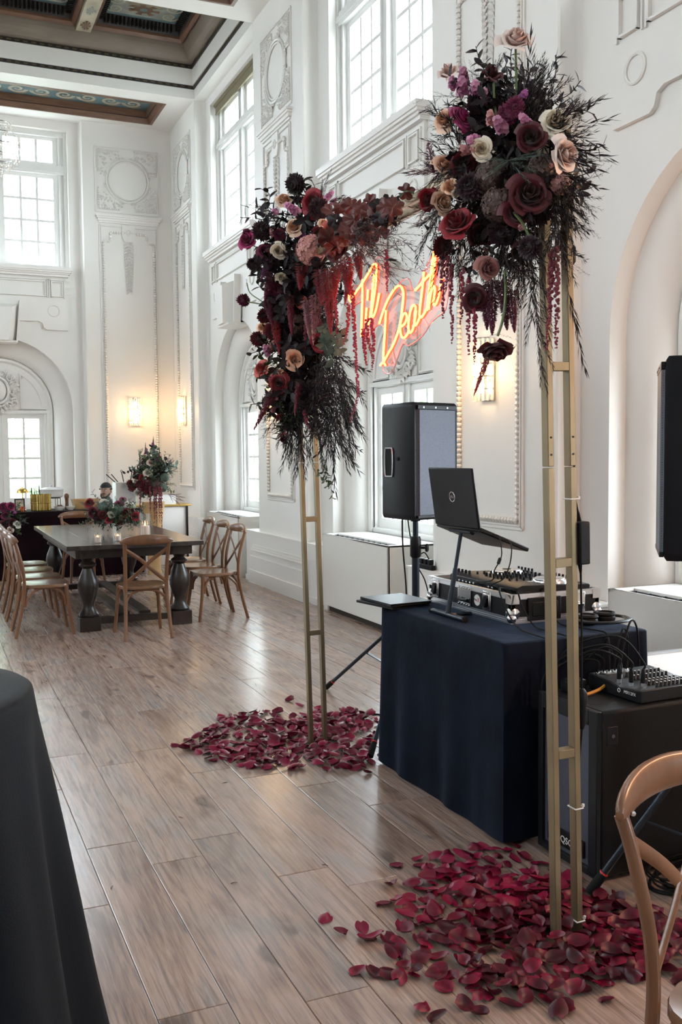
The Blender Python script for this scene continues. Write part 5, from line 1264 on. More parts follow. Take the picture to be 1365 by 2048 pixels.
# ================================================================== DINING SET
M['beech'] = wood('honey_beech', (.135,.055,.024), (.21,.095,.043), .28, (14,14,1.6), tint=.10)
M['seatw'] = wood('beech_seat', (.15,.072,.036), (.22,.115,.062), .22, (14,1.5,14))
M['ebony'] = wood('dark_stained_oak', (.008,.0055,.0045), (.022,.015,.012), .33, (16,1.4,16))
M['tabletop'] = wood('weathered_dark_top', (.028,.023,.021), (.065,.055,.05), .2, (14,1.2,14))
def make_chair():
    t = thing('cross_back_chair', 'x', 'chair')
    b = MB(); pl = []
    for i in range(28):
        a = 2*PI*i/28; c, s = math.cos(a), math.sin(a); e = .55
        pl.append((.215*math.copysign(abs(c)**e, c)*(1-.06*(s < 0)), .205*math.copysign(abs(s)**e, s)))
    rows = [[Vector((x*k, y*k, z)) for x, y in pl] for k, z in ((.93,.432),(1,.438),(1.0,.456),(.985,.464),(.80,.459),(.4,.455))]
    b.grid(rows, cu=True); b.f += [tuple(range(28))[::-1], tuple(range(140, 168))]; b.mi += [0, 0]; b.build('seat', M['seatw'], t, ang=60)
    for s in (-1, 1):
        b = MB(); b.tube(crom([(s*.205,-.285,0),(s*.192,-.235,.2),(s*.182,-.20,.42),(s*.182,-.205,.60),(s*.190,-.245,.78),(s*.196,-.268,.855)], 5), [(.017,.015)]*26, 10, flat=(0,1,0)); b.build('back_leg', M['beech'], t)
        b = MB(); b.tube(crom([(s*.178,.165,.44),(s*.190,.180,.25),(s*.212,.215,0)], 5), [.018-.003*i/10 for i in range(11)], 10); b.build('front_leg', M['beech'], t)
        b = MB(); b.tube(crom([(s*.184,.155,.27),(s*.18,.14,.36),(s*.172,.07,.425),(s*.172,-.08,.425),(s*.18,-.17,.35),(s*.183,-.19,.27)], 5), .0115, 8); b.build('side_arch', M['beech'], t)
        b = MB(); b.tube(crom([(s*.190,-.250,.80),(s*.06,-.240,.71),(s*-.06,-.222,.60),(s*-.178,-.203,.50)], 5), [(.017,.005)]*16, 8, flat=(0,-1,0)); b.build('cross_slat', M['beech'], t)
    for y, yy in ((.165, 1), (-.19, -1)):
        b = MB(); b.tube(crom([(-.184,y,.27),(-.165,y,.36),(-.08,y-.02*yy,.42),(.08,y-.02*yy,.42),(.165,y,.36),(.184,y,.27)], 5), .0115, 8); b.build('end_arch', M['beech'], t)
    b = MB(); pts = []; rs = []
    for i in range(17):
        u = -1+i/8; pts.append((u*.232, -.262-.05*(1-u*u)+.012, .865+.018*(1-u*u))); k = 1-abs(u)**8*.6; rs.append((.014*k+.003, (.030+.014*(1-u*u))*k))
    b.tube(pts, rs, 12, flat=(0,0,1)); b.build('top_rail', M['beech'], t, ang=70)
    for s in (-1, 1):
        b = MB(); b.ball((s*.19,-.243,.862), .006, 6, 4); b.build('screw', M['chrome'], t)
    b = MB(); b.ball((0,-.208,.655), .005, 6, 4); b.build('screw', M['chrome'], t)
    return t
CH = make_chair(); first = [True]
def chair(x, y, rz, lab, group=None):
    c = CH if first[0] else copy_tree(CH); first[0] = False
    c.location = (x, y, 0); c.rotation_euler = (0, 0, rz); c['label'] = lab
    if group: c['group'] = group
    elif 'group' in c: del c['group']
    return c
chair(1.765, 8.60, 0, 'honey wood cross-back chair at the dining table end away from the buffet, back turned')
for k, y in enumerate((9.10, 9.66, 10.24, 10.83)): chair(.985, y, -PI/2+.03*(k % 2), ('%s cross-back chair counted from the buffet on the dining table side facing the room' % ('fourth', 'third', 'second', 'first')[k]), 'chairs on the room side of the dining table')
for k, y in enumerate((9.20, 9.80, 10.42)): chair(2.60+.02*k, y, PI/2-.05*(k-1), ('%s cross-back chair counted from the buffet on the window side of the dining table' % ('third', 'second', 'first')[k]), 'chairs on the window side of the dining table')
chair(1.76, 12.02, PI+.1, 'cross-back wood chair at the end of the dining table nearest the buffet')
chair(1.60, 1.40, PI+.35, 'cross-back wood chair standing among the red petals beside the near brass post')

dt = thing('dining_table', 'long dark farmhouse table with turned baluster legs', 'table', (1.79, 10.28, 0))
TXh, TYh, TZ = .635, 1.40, .80
for k in range(5):
    w = 2*TXh/5; b = MB(); x = -TXh+w*k; b.box(x+.001, x+w-.001, -TYh, TYh, TZ-.042, TZ); b.build('plank', M['tabletop'], dt, bevel=.002)
b = MB(); b.box(-TXh+.09, TXh-.09, -TYh+.10, -TYh+.13, TZ-.13, TZ-.043); b.box(-TXh+.09, TXh-.09, TYh-.13, TYh-.10, TZ-.13, TZ-.043); b.box(-TXh+.09, -TXh+.12, -TYh+.13, TYh-.13, TZ-.13, TZ-.043); b.box(TXh-.12, TXh-.09, -TYh+.13, TYh-.13, TZ-.13, TZ-.043); b.build('apron', M['ebony'], dt, bevel=.002)
prof = [(.07,.125),(.088,.135),(.092,.15),(.082,.165),(.058,.20),(.050,.235),(.058,.27),(.082,.33),(.095,.38),(.097,.42),(.085,.48),(.060,.54),(.047,.575),(.052,.585),(.078,.60),(.080,.615),(.066,.63),(.048,.642),(.055,.66),(.075,.675)]
for sx in (-1, 1):
    for sy in (-1, 1):
        x, y = sx*.43, sy*(TYh-.16)
        b = MB(); b.lathe(prof, 20, (x, y, 0)); lg = b.build('leg', M['ebony'], dt)
        b = MB(); b.box(x-.095, x+.095, y-.095, y+.095, 0, .13); b.build('foot_block', M['ebony'], lg, bevel=.006)
        b = MB(); b.box(x-.08, x+.08, y-.08, y+.08, .672, TZ-.043); b.build('top_block', M['ebony'], lg, bevel=.003)
for sy in (-1, 1):
    b = MB(); y = sy*(TYh-.16); b.box(-.34, .34, y-.035, y+.035, .055, .115); b.build('stretcher', M['ebony'], dt, bevel=.003)
for sx in (-.10, .10):
    b = MB(); b.box(sx-.055, sx+.055, -TYh+.2, TYh-.2, .115, .14); b.build('foot_rail', M['ebony'], dt, bevel=.003)

# ---- centrepiece flowers, candles
cp = onZ(232, 1068, TZ); fw0 = (cp-CAM).dot(CF)
ac = Arr('table_flowers', 'low mound of red roses, white blooms and greenery on the dining table', 'flowers', cp)
def C_(px, py, df=0):
    p = at(px, py, fw0+df); p.z = max(p.z, TZ+.05); return p
def Cb(kind, col, px, py, dpx, df=-.05): p = C_(px, py, df); ac.bloom(kind, col, p, dpx*1.15*(fw0+df)/F, toward(p, .4, .35))
for a in (('rose','crim',251,1026,21,-.12),('rose','crim',271,1033,18,-.12),('rose','crim',179,1006,19),('rose','mag',238,1009,19),('rose','white',224,1030,15,-.14),('bud','white',264,1011,13),('bud','white',254,1007,12),('rose','white',210,1006,16),('rose','burg',187,1024,22,-.1),('dahlia','burg',205,1030,18,-.12),('rose','crim',218,1040,13,-.14),('dahlia','black',195,1035,18,-.1),('hydrangea','leafgy',236,1022,20,-.1),('hydrangea','leafgy',206,1015,18),('rose','burg',262,1022,14,-.08),('rose','burg',240,1045,12,-.14),('rose','mag',245,1000,12),('stock','white',228,1016,12,-.12)): Cb(*a)
for k in range(110):
    a = rf.uniform(0, 2*PI); r = rf.random()**.5; x = 230+52*r*math.cos(a); y = 1032+18*r*math.sin(a); df = rf.uniform(-.15,.2)
    ac.spray(rf.choice(('sprig','eucalyptus','fern','sprig')), rf.choice(('leafgr','leafgy','leafdk','leafgr','leafdk')), C_(x,y,df), C_(x+rf.uniform(-34,34),y+rf.uniform(-26,20),df-.05), wide=1.2)
for tip in ((163,1040),(160,1052),(172,1062),(168,1025),(305,1048),(300,1035),(295,1060),(180,985),(212,990),(262,1066),(240,1070)): ac.spray('sprig', rf.choice(('leafgr','leafgy')), C_(232+(tip[0]-232)*.35,1040), C_(*tip,-.08), wide=.7)
M['cglass'] = clear('ribbed_glass', (.93,.95,.96), .22, .08); M['wax'] = mat('ivory_wax', (.82,.62,.50), .5)
def candle(px, py, r, h, lab, lit=True):
    p = onZ(px, py, TZ+.001); t = thing('candle_holder', lab, 'candle', p)
    b = MB(); rows = []
    for z in (.0, .006, h): rows.append([Vector(((r+.0025*(i % 2))*math.cos(2*PI*i/36), (r+.0025*(i % 2))*math.sin(2*PI*i/36), z)) for i in range(36)])
    b.grid(rows, cu=True); b.f.append(tuple(range(36))[::-1]); b.mi.append(0); b.build('glass_cylinder', M['cglass'], t)
    b = MB(); b.lathe([(r*.78,.006),(r*.8,.01),(r*.8,h*.55),(r*.7,h*.57)], 20); b.build('wax', M['wax'], t)
    b = MB(); b.lathe([(.001,h*.57),(.007,h*.6),(.004,h*.66),(.0005,h*.74)], 8); b.build('flame', emis('candle_flame', (1,.55,.18), 14) if lit else M['wax'], t)
candle(291, 1083, .052, .265, 'ribbed glass cylinder holding a lit pillar candle on the dining table')
candle(196, 1086, .034, .10, 'small votive candle in glass left of the table flowers')
candle(236, 1082, .034, .09, 'small votive candle in glass in front of the table flowers')

# ================================================================== BUFFET AND CORNER
BX0, BX1, BY0, BY1, BZ = .78, 2.72, 13.12, 13.85, .885
M['wine'] = mat('dark_wine_cloth', (.008,.002,.004), .85, vary=.3, vscale=3, Specular_IOR_Level=.1, Sheen_Weight=.04)
t = thing('buffet_table', 'long buffet table hidden under the dark wine cloth', 'table', ((BX0+BX1)/2, (BY0+BY1)/2, 0))
b = MB(); b.box(-(BX1-BX0)/2+.02, (BX1-BX0)/2-.02, -(BY1-BY0)/2+.02, (BY1-BY0)/2-.02, BZ-.04, BZ-.006); b.build('table_top', M['ebony'], t)
for sx in (-1, 1):
    for sy in (-1, 1): b = MB(); b.tube([(sx*.85, sy*.28, 0), (sx*.85, sy*.28, BZ-.04)], .018, 8); b.build('leg', M['blackmet'], t)
tag(drape(BX0, BX1, BY0, BY1, BZ, .02, .016, .01, seed=9, k=(14, 31, 7)).build('buffet_cloth', M['wine'], ang=80), 'dark wine cloth hanging to the floor over the buffet table', 'tablecloth')
def on_b(px, py=1018, y=13.3): p = onY(px, py, y); return Vector((p.x, y, BZ+.002))
M['brassp'] = mat('polished_brass', (.62,.42,.13), .28, 1); M['enamel'] = mat('white_enamel', (.76,.77,.78), .2); M['ceram'] = mat('white_ceramic', (.74,.72,.68), .3); M['walnut'] = wood('walnut', (.10,.045,.022), (.17,.08,.04), .35)
p = on_b(40, y=13.24); t = thing('photo_frame', 'small black photo frame standing at the buffet corner', 'picture frame', p); t.rotation_euler = (-.12, 0, .1)
b = MB()
for (a, c, d, e) in ((-.065,.065,0,.014),(-.065,.065,.156,.17),(-.065,-.051,.014,.156),(.051,.065,.014,.156)): b.box(a, c, -.008, .008, d, e)
b.build('frame', M['blackpl'], t, smooth=False); b = MB(); b.box(-.051,.051,-.002,.004,.014,.156)
pic = b.build('picture', mat('faded_photo', (.42,.34,.26), .5, vary=.5, vscale=30), t, smooth=False)
p = on_b(46, y=13.5); t = thing('table_lamp', 'small brass mushroom lamp on the buffet behind the photo frame', 'lamp', p)
b = MB(); b.lathe([(.045,0),(.045,.01),(.008,.018),(.006,.25)], 16); b.build('stem', M['brassp'], t); b = MB(); b.lathe([(.078,.235),(.074,.255),(.055,.285),(.02,.30),(.006,.305),(.006,.325)], 18, cap=False); b.build('shade', M['brassp'], t)
p = on_b(82, y=13.30); t = thing('gold_planter', 'gold ribbed glass planter on the buffet in front of the white pot', 'planter', p)
b = MB(); rows = []
for z, k in ((0,.95),(.01,1),(.10,1.0),(.105,1.03),(.115,1.03),(.12,1),(.22,1.03)):
    rows.append([Vector(((.125*k+.006*math.cos(i*PI))*math.cos(2*PI*i/48), (.11*k+.006*math.cos(i*PI))*math.sin(2*PI*i/48), z)) for i in range(48)])
b.grid(rows, cu=True); b.f.append(tuple(range(48))[::-1]); b.mi.append(0); b.build('pot', mat('gold_mirror_glass', (.50,.38,.13), .15, .9), t, ang=20)
b = MB(); b.lathe([(.10,.19),(.08,.2)], 16); b.build('soil', M['sub'], t)
b = MB()
for k in range(46):
    a = rf.uniform(0,6.28); d = Vector((-.5+rf.uniform(-.6,.6), rf.uniform(-.5,.5), 1.6)).normalized(); q = Vector((-.06+.05*math.cos(a), .05*math.sin(a), .19)); s = Vector((-d.y, d.x, 0)).normalized()*.006; L = rf.uniform(.12,.22)
    b.add([q-s, q+s, q+d*L*.6+s*.7, q+d*L, q+d*L*.6-s*.7], [(0,1,2,3,4)])
b.build('grass', M['leafgr'], t, smooth=False)
p = on_b(95, y=13.62); t = thing('wire_riser', 'black wire riser lifting the white pot on the buffet', 'stand', p)
b = MB(); b.box(-.05,.16,-.14,.14,.15,.158)
for x in (-.045,.155):
    for y in (-.135,.135): b.tube([(x,y,0),(x,y,.15)], .005, 6)
b.build('frame', M['blackmet'], t, smooth=False)
t = thing('dutch_oven', 'white enamel lidded pot on the wire riser with a ladle', 'pot', p+Vector((.06,0,.159)))
b = MB(); b.lathe([(.12,0),(.15,.012),(.155,.10),(.158,.105)], 24); b.build('body', M['enamel'], t); b = MB(); b.lathe([(.16,.106),(.16,.114),(.10,.135),(.03,.142)], 24); b.build('lid', M['enamel'], t)
b = MB(); b.lathe([(.010,.142),(.010,.155),(.024,.165),(.020,.175)], 12); b.build('lid_knob', M['alu'], t)
for s in (-1, 1): b = MB(); b.tube([(s*.15,-.04,.08),(s*.185,-.03,.085),(s*.185,.03,.085),(s*.15,.04,.08)], .008, 6); b.build('side_handle', M['enamel'], t)
t = thing('ladle', 'pale ladle resting on the lid of the white enamel pot', 'ladle', p+Vector((.20,-.02,.27)))
b = MB(); b.tube([(-.08,0,.0345),(0,0,.019),(.06,0,.04),(.12,0,.062),(.135,0,.05),(.135,0,.025)], .006, 6); b.build('handle', M['enamel'], t)
p = on_b(134, y=13.44); t = thing('pepper_mill', 'tall turned wooden pepper mill on the buffet', 'pepper mill', p)
b = MB(); b.lathe([(.030,0),(.032,.02),(.024,.05),(.022,.10),(.024,.14),(.028,.15)], 16); b.build('body', M['walnut'], t); b = MB(); b.lathe([(.026,.152),(.031,.165),(.031,.195),(.020,.212),(.006,.218)], 16); b.build('cap', M['walnut'], t)
def bowl(px, r, h, lab, fill=None, y=13.28):
    p = on_b(px, y=y); t = thing('bowl', lab, 'bowl', p); b = MB(); b.lathe([(r*.5,0),(r*.85,h*.5),(r,h),(r*.95,h),(r*.8,h*.5),(r*.4,.012)], 20); b.build('dish', M['ceram'], t)
    if fill:
        for k in range(14): b = MB(); a = rf.uniform(0,6.28); q = rf.random()**.5*r*.6; b.ball((q*math.cos(a), q*math.sin(a), h*.8+rf.uniform(0,.02)), (.02,.016,.014), 6, 4); b.build('date', fill, t)
bowl(119, .07, .055, 'small white bowl heaped with dark fruit on the buffet', M['walnut']); bowl(141, .062, .05, 'small empty white bowl next to the pepper mill')
p = on_b(172, y=13.45); t = thing('wooden_tray', 'deep pale wooden serving tray on the buffet', 'tray', p)
b = MB(); b.add([(-.15,-.11,0),(.15,-.11,0),(.15,.11,0),(-.15,.11,0),(-.185,-.14,.135),(.185,-.14,.135),(.185,.14,.135),(-.185,.14,.135),(-.172,-.127,.135),(.172,-.127,.135),(.172,.127,.135),(-.172,.127,.135),(-.14,-.1,.012),(.14,-.1,.012),(.14,.1,.012),(-.14,.1,.012)],
    [(0,1,5,4),(1,2,6,5),(2,3,7,6),(3,0,4,7),(4,5,9,8),(5,6,10,9),(6,7,11,10),(7,4,8,11),(8,9,13,12),(9,10,14,13),(10,11,15,14),(11,8,12,15),(12,13,14,15),(3,2,1,0)]); b.build('tray', M['wheat'], t, smooth=False)
p = on_b(45, y=13.18); t = thing('amber_votive', 'amber glass votive in front of the photo frame', 'candle', p); b = MB(); b.lathe([(.03,0),(.034,.07),(.031,.07),(.027,.008)], 16); b.build('cup', clear('amber_glass', (1,.6,.3), .3, .1), t); b = MB(); b.lathe([(.024,.008),(.024,.04)], 12); b.build('wax', M['wax'], t)
p = on_b(246, y=13.35); t = thing('serving_vessel', 'brushed steel square vessel holding serving tools on the buffet', 'vessel', p+Vector((.02,0,0)))
b = MB(); s = .135; b.box(-s,s,-s,s,0,.36); b.build('body', mat('satin_steel', (.55,.56,.56), .42, .35), t, bevel=.006)
for (x0,x1,lab) in ((-.12,-.24,0),(-.08,-.17,0),(.0,-.03,1),(.09,.115,1)):
    b = MB(); b.tube([(x0,.0,.36),(x1,-.01,.50 if lab else .47)], .007, 6)
    if lab: b.tube([(x1+.012*math.cos(a*PI/5), -.01, .51+.014*math.sin(a*PI/5)) for a in range(10)], .004, 5, closed=True)
    b.build('tool_handle', M['blackmet'], t)
# flowers spilling over the buffet's open end
q0 = Vector((.98, 13.02, .80)); fb = (q0-CAM).dot(CF)
ab = Arr('table_flowers', 'plum and white flowers spilling over the buffet end beside the photo frame', 'flowers', q0)
for a in (('dahlia','plum',8,1015,20),('rose','mag',22,1012,16),('rose','white',35,1048,14),('rose','plum',12,1032,16),('rose','burg',26,1045,16),('stock','lila',30,1025,14),('rose','burg',8,1050,16),('rose','blush',20,1060,12),('dahlia','black',15,1045,14)): p = at(a[2], a[3], fb-.06); ab.bloom(a[0], a[1], p, a[4]*1.15*fb/F, toward(p,.4,.2))
for k in range(34): x, y = rf.uniform(2,38), rf.uniform(1010,1062); ab.spray(rf.choice(('sprig','fern','eucalyptus')), rf.choice(('leafgr','leafdk','leafgy')), at(x,y,fb+rf.uniform(-.04,.05)), at(x+rf.uniform(-16,22),y+rf.uniform(-20,26),fb-.08), wide=1.2)
# corner: floor urn with tall arrangement, side cabinet
pu = Vector((onY(307, 1010, 13.0).x, 13.0, 0))
t = thing('floor_urn', 'tall tapered tan wooden floor urn in the corner', 'vase', pu); b = MB(); b.lathe([(.10,0),(.10,.02),(.085,.05),(.10,.4),(.125,.75),(.155,.98),(.145,.98),(.11,.7),(.05,.6)], 24); b.build('vase', M['wheat'], t)
fu = (pu+Vector((0,0,1.1))-CAM).dot(CF)
au = Arr('tall_arrangement', 'tall urn arrangement of snapdragons, pale roses, red blooms and blue-green foliage', 'flowers', pu+Vector((0,0,.985)))
def U(px, py, df=0): return at(px, py, fu+df)
for a in (('rose','blush',302,925,16),('rose','white',297,945,17),('rose','crim',287,957,18),('rose','white',272,962,12),('dahlia','burg',292,975,26),('rose','white',275,986,12),('rose','burg',265,970,20),('dahlia','burg',280,968,18),('hydrangea','leafgy',330,955,15),('hydrangea','leafgy',325,975,16),('hydrangea','dusk',315,970,18),('rose','burg',272,952,14),('bud','blush',290,912,10),('rose','mag',300,965,12)): p = U(a[2], a[3], -.06); au.bloom(a[0], a[1], p, a[4]*1.15*fu/F, toward(p,.4,.2))
for (x, y, c) in ((306,893,'lila'),(292,905,'lila'),(318,915,'lila'),(286,920,'plum'),(312,925,'lila'),(294,918,'plum')): p = U(x,y); au.bloom('stock', c, p, 13*fu/F*1.4, Vector((rf.uniform(-.2,.2),-.2,1)))
for (x, y) in ((307,872),(291,885),(319,893),(280,900),(306,880)): au.spray('plume','leafgr',U(x,y+28),U(x,y),wide=.5)
for k in range(120):
    a = rf.uniform(0,6.28); r = rf.random()**.5; x, y = 303+30*r*math.cos(a), 955+38*r*math.sin(a); au.spray(rf.choice(('sprig','eucalyptus','fern')), rf.choice(('leafgr','leafgy','leafgy','leafdk')), U(x,y,rf.uniform(-.05,.15)), U(x+rf.uniform(-26,26),y+rf.uniform(-30,12),-.08), wide=1.2)
for (x, y) in ((335,905),(340,920),(330,930),(345,912)): au.spray('sprig','leafdk',U(320,945),U(x,y),wide=.7)
for x, y1 in ((318,1045),(322,1060),(308,1040),(300,1035),(280,1030),(312,1052)): au.amaranth([U(x,975,-.14),U(x+1,992,-.215),U(x+1,1015,-.215),U(x+2,y1,-.20)], .020)
for (x, y) in ((372,995),(365,1002),(355,990),(360,1008)): au.spray('fern','leafrd',U(335,988),U(x,y),wide=.5)
t = thing('side_cabinet', 'cream side cabinet with a dark edge behind the tall urn', 'cabinet', (3.27, 14.15, 0))
b = MB(); b.box(-.42,.30,-.22,.30,.0,.86); b.build('body', M['trim'], t, bevel=.005); b = MB(); b.box(-.45,.34,-.26,.33,.861,.885); b.build('top', M['brassp'], t, bevel=.003)
for s in (-.36,.28): b = MB(); b.box(s-.012,s+.012,-.25,-.226,0,.86); b.build('edge_post', M['blackmet'], t, smooth=False)
t = thing('serving_box', 'white serving box on the side cabinet behind the urn', 'box', (3.22, 14.05, .886)); b = MB(); b.box(-.17,.17,-.12,.12,0,.12); b.build('body', M['ceram'], t, bevel=.006); b = MB(); b.box(-.175,.175,-.125,.125,.12,.135); b.build('lid', M['enamel'], t, bevel=.004)
# ================================================================== PERSON behind the buffet (seated, looking to the side)
HC = onY(212, 982, 14.5)         # head centre
pr = thing('person', 'person in a dark cap and black jacket seated behind the buffet, looking aside', 'person', (HC.x, HC.y, 0), 0)
skin = mat('skin', (.42,.24,.17), .5); cloth_m = mat('black_jacket', (.02,.021,.025), .7); hairm = mat('dark_hair', (.02,.013,.010), .7); capm = mat('black_cap', (.012,.012,.015), .75)
hz = HC.z
seat_z = hz-.66
vs = [(0,0,seat_z),(0,-.02,seat_z+.22),(0,-.01,seat_z+.42),(0,0,seat_z+.52),(0,-.015,seat_z+.60),
      (.19,0,seat_z+.45),(.25,-.08,seat_z+.20),(.16,-.28,seat_z+.12),(-.19,0,seat_z+.45),(-.25,-.08,seat_z+.20),(-.16,-.28,seat_z+.12),
      (.10,-.02,seat_z-.02),(.13,-.36,seat_z),(.13,-.34,.10),(-.10,-.02,seat_z-.02),(-.13,-.36,seat_z),(-.13,-.34,.10),(.13,-.46,.05),(-.13,-.46,.05)]
es = [(0,1),(1,2),(2,3),(3,4),(2,5),(5,6),(6,7),(2,8),(8,9),(9,10),(0,11),(11,12),(12,13),(0,14),(14,15),(15,16),(13,17),(16,18)]
rad = [.16,.155,.17,.075,.06,.075,.055,.038,.075,.055,.038,.11,.075,.05,.11,.075,.05,.04,.04]
me = bpy.data.meshes.new('body'); me.from_pydata(vs, es, []); me.materials.append(cloth_m)
bo = inst('body', me, pr); md = bo.modifiers.new('skin', 'SKIN'); 
for i, r_ in enumerate(rad): me.skin_vertices[0].data[i].radius = (r_, r_*.8) if len(me.skin_vertices) else (r_, r_)
me.skin_vertices[0].data[0].use_root = True
bo.modifiers.new('sub', 'SUBSURF').levels = 1; bo.modifiers['sub'].render_levels = 2; md.use_smooth_shade = True
# hands with five fingers resting on the thighs
for s in (-1, 1):
    b = MB(); c = Vector((s*.16, -.31, seat_z+.115)); b.ball(c+Vector((0,-.02,0)), (.04,.05,.018), 10, 6)
    for k in range(4):
        x = c.x-.028+.019*k; L = (.062,.07,.066,.052)[k]; b.tube(crom([(x,c.y-.055,c.z),(x,c.y-.055-L*.5,c.z+.004),(x,c.y-.055-L,c.z-.012)], 3), [.009]*6+[.006], 6)
    b.tube(crom([(c.x-s*.035,c.y-.01,c.z),(c.x-s*.058,c.y-.04,c.z-.004),(c.x-s*.052,c.y-.068,c.z-.012)], 3), [.011]*6+[.007], 6); b.build('hand', skin, pr)
# head: local y- is the face; turned towards the room's open side
HR = Matrix.Translation((0, 0, hz)) @ Rz(-.55)
b = MB(); rows = []
for i in range(15):
    v = i/14; th = PI*v; row = []
    for j in range(24):
        a = 2*PI*j/24; fx, fy = math.sin(a), -math.cos(a)
        r = math.sin(max(.05, min(PI-.05, th)))**.85; z = .118*math.cos(th)
        wx = .077*(1 if z > -.02 else 1-.42*((-.02-z)/.1)); wy = .098*(1 if z > -.03 else 1-.10*((-.03-z)/.09))
        x, y = wx*r*fx, wy*r*fy
        front = max(0, -fy)**6
        if front > 0:
            y += -.010*front*math.exp(-((z+.075)/.028)**2)      # chin
            y += .010*front*math.exp(-((z-.012)/.016)**2)*(1 if abs(fx) > .12 else .2)  # eye sockets
            y += -.006*front*math.exp(-((z-.038)/.014)**2)      # brow
        row.append(HR @ Vector((x, y, z)))
    rows.append(row)
b.grid(rows, cu=True); hd = b.build('head', skin, pr, ang=180)
b = MB(); b.add([HR @ Vector(q) for q in ((-.010,-.088,.02),(.010,-.088,.02),(-.016,-.088,-.025),(.016,-.088,-.025),(0,-.118,-.020),(0,-.098,.018))], [(0,5,4,2),(5,1,3,4),(2,4,3)]); b.build('nose', skin, hd, ang=180)
for s in (-1, 1):
    b = MB(); b.ball(HR @ Vector((s*.030,-.083,.012)), (.012,.010,.007), 10, 6); e = b.build('eye', mat('eye_white', (.6,.58,.55), .3), hd)
    b = MB(); b.ball(HR @ Vector((s*.030,-.0925,.012)), (.0055,.003,.0055), 8, 5); b.build('iris', hairm, hd)
    b = MB(); b.tube([HR @ Vector(q) for q in ((s*.014,-.094,.030),(s*.03,-.093,.036),(s*.046,-.080,.031))], .0045, 6); b.build('eyebrow', hairm, hd)
    b = MB(); b.ball(HR @ Vector((s*.078,.008,.0)), (.010,.020,.032), 8, 6); b.build('ear', skin, hd)
b = MB(); b.tube([HR @ Vector(q) for q in ((-.024,-.090,-.048),(0,-.099,-.046),(.024,-.090,-.048))], .005, 6); b.build('lips', mat('lips', (.34,.14,.11), .5), hd)
b = MB(); b.tube([HR @ Vector(q) for q in ((-.03,-.090,-.039),(0,-.101,-.034),(.03,-.090,-.039))], .005, 6); b.tube([HR @ Vector(q) for q in ((-.064,-.02,-.035),(-.055,-.06,-.072),(-.03,-.088,-.094),(0,-.100,-.100),(.03,-.088,-.094),(.055,-.06,-.072),(.064,-.02,-.035))], .012, 8); b.build('beard', hairm, hd)
b = MB(); rows = []
for i in range(8):
    th = .05+1.42*i/7; rows.append([HR @ Vector((.086*math.sin(th)*math.sin(2*PI*j/24), -.106*math.sin(th)*math.cos(2*PI*j/24)+.004, .040+.092*math.cos(th))) for j in range(24)])
b.grid(rows, cu=True); cp_ = b.build('cap', capm, pr, ang=180)
b = MB(); b.box(-.05,.05,.085,.15,.035,.043, HR); b.build('cap_brim', capm, cp_, bevel=.003)
b = MB(); b.tube([HR @ Vector((.088*math.sin(2*PI*j/20), -.108*math.cos(2*PI*j/20)+.004, .030)) for j in range(4, 17)], .012, 6); b.build('hair', hairm, cp_)
t = thing('stool', 'backless stool under the seated person behind the buffet', 'stool', (HC.x, HC.y, 0)); sz = seat_z-.12
b = MB(); b.lathe([(.17,sz-.04),(.18,sz-.03),(.18,sz-.008),(.16,sz)], 20); b.build('seat', M['walnut'], t)
for k in range(4): a = PI/4+k*PI/2; b = MB(); b.tube([(.12*math.cos(a),.12*math.sin(a),sz-.04),(.18*math.cos(a),.18*math.sin(a),0)], .016, 8); b.build('leg', M['walnut'], t)

# ================================================================== WALL SCONCES
M['crystal'] = clear('crystal_rod', (1,.97,.92), .30, .06); M['bulb'] = emis('warm_bulb', (1,.62,.28), 60)
_t = M['crystal'].node_tree; _o = [n for n in _t.nodes if n.type == 'OUTPUT_MATERIAL'][0]; _mx = _o.inputs[0].links[0].from_node
_tr = _t.nodes.new('ShaderNodeBsdfTranslucent'); _tr.inputs[0].default_value = (1,.97,.92,1); _m2 = _t.nodes.new('ShaderNodeMixShader'); _m2.inputs[0].default_value = .28
_t.links.new(_mx.outputs[0], _m2.inputs[1]); _t.links.new(_tr.outputs[0], _m2.inputs[2]); _t.links.new(_m2.outputs[0], _o.inputs[0])
def sconce(T, z, lab, power=6, col=(1, .62, .32)):
    t = thing('wall_sconce', lab, 'wall lamp'); t.matrix_world = T @ Matrix.Translation((0, 0, z)) @ Matrix.Scale(1.18, 4)
    b = MB(); b.box(-.075,.075,-.018,-.002,-.19,.19); b.build('back_plate', M['chrome'], t, bevel=.003)
    for k in range(5):
        b = MB(); z0 = .19-.078*k
        for j in range(9):
            a = PI*(j+.5)/9; x, y = -.085*math.cos(a), -.012-.085*math.sin(a); b.tube([(x, y, z0-.072), (x, y, z0-.066), (x, y, z0-.006), (x, y, z0)], [.004,.0085,.0085,.004], 6)
        b.build('crystal_tier', M['crystal'], t)
        b = MB(); b.tube([(-.088*math.cos(PI*j/14), -.012-.088*math.sin(PI*j/14), z0+.002) for j in range(15)], .003, 5); b.build('tier_rail', M['chrome'], t)
    for zz in (.11, 0, -.11): b = MB(); b.ball((0, -.05, zz), (.016,.016,.034), 10, 6); b.build('bulb', M['bulb'], t)
    l = bpy.data.lights.new('sconce_light', 'POINT'); l.energy = power; l.color = col; l.shadow_soft_size = .05
    o = bpy.data.objects.new('sconce_light', l); COL.objects.link(o); o.parent = t; o.location = (0, -.13, 0)
sconce(fr_right(6.115), 2.22, 'crystal wall sconce glowing on the pilaster behind the laptop')
sconce(fr_right(10.645), 2.25, 'crystal wall sconce on the pilaster behind the far flower cascade')
sconce(fr_right(15.09), 2.31, 'crystal wall sconce on the window wall in the room corner')
sconce(fr_far(3.19), 2.31, 'crystal wall sconce on the end wall above the tall urn')
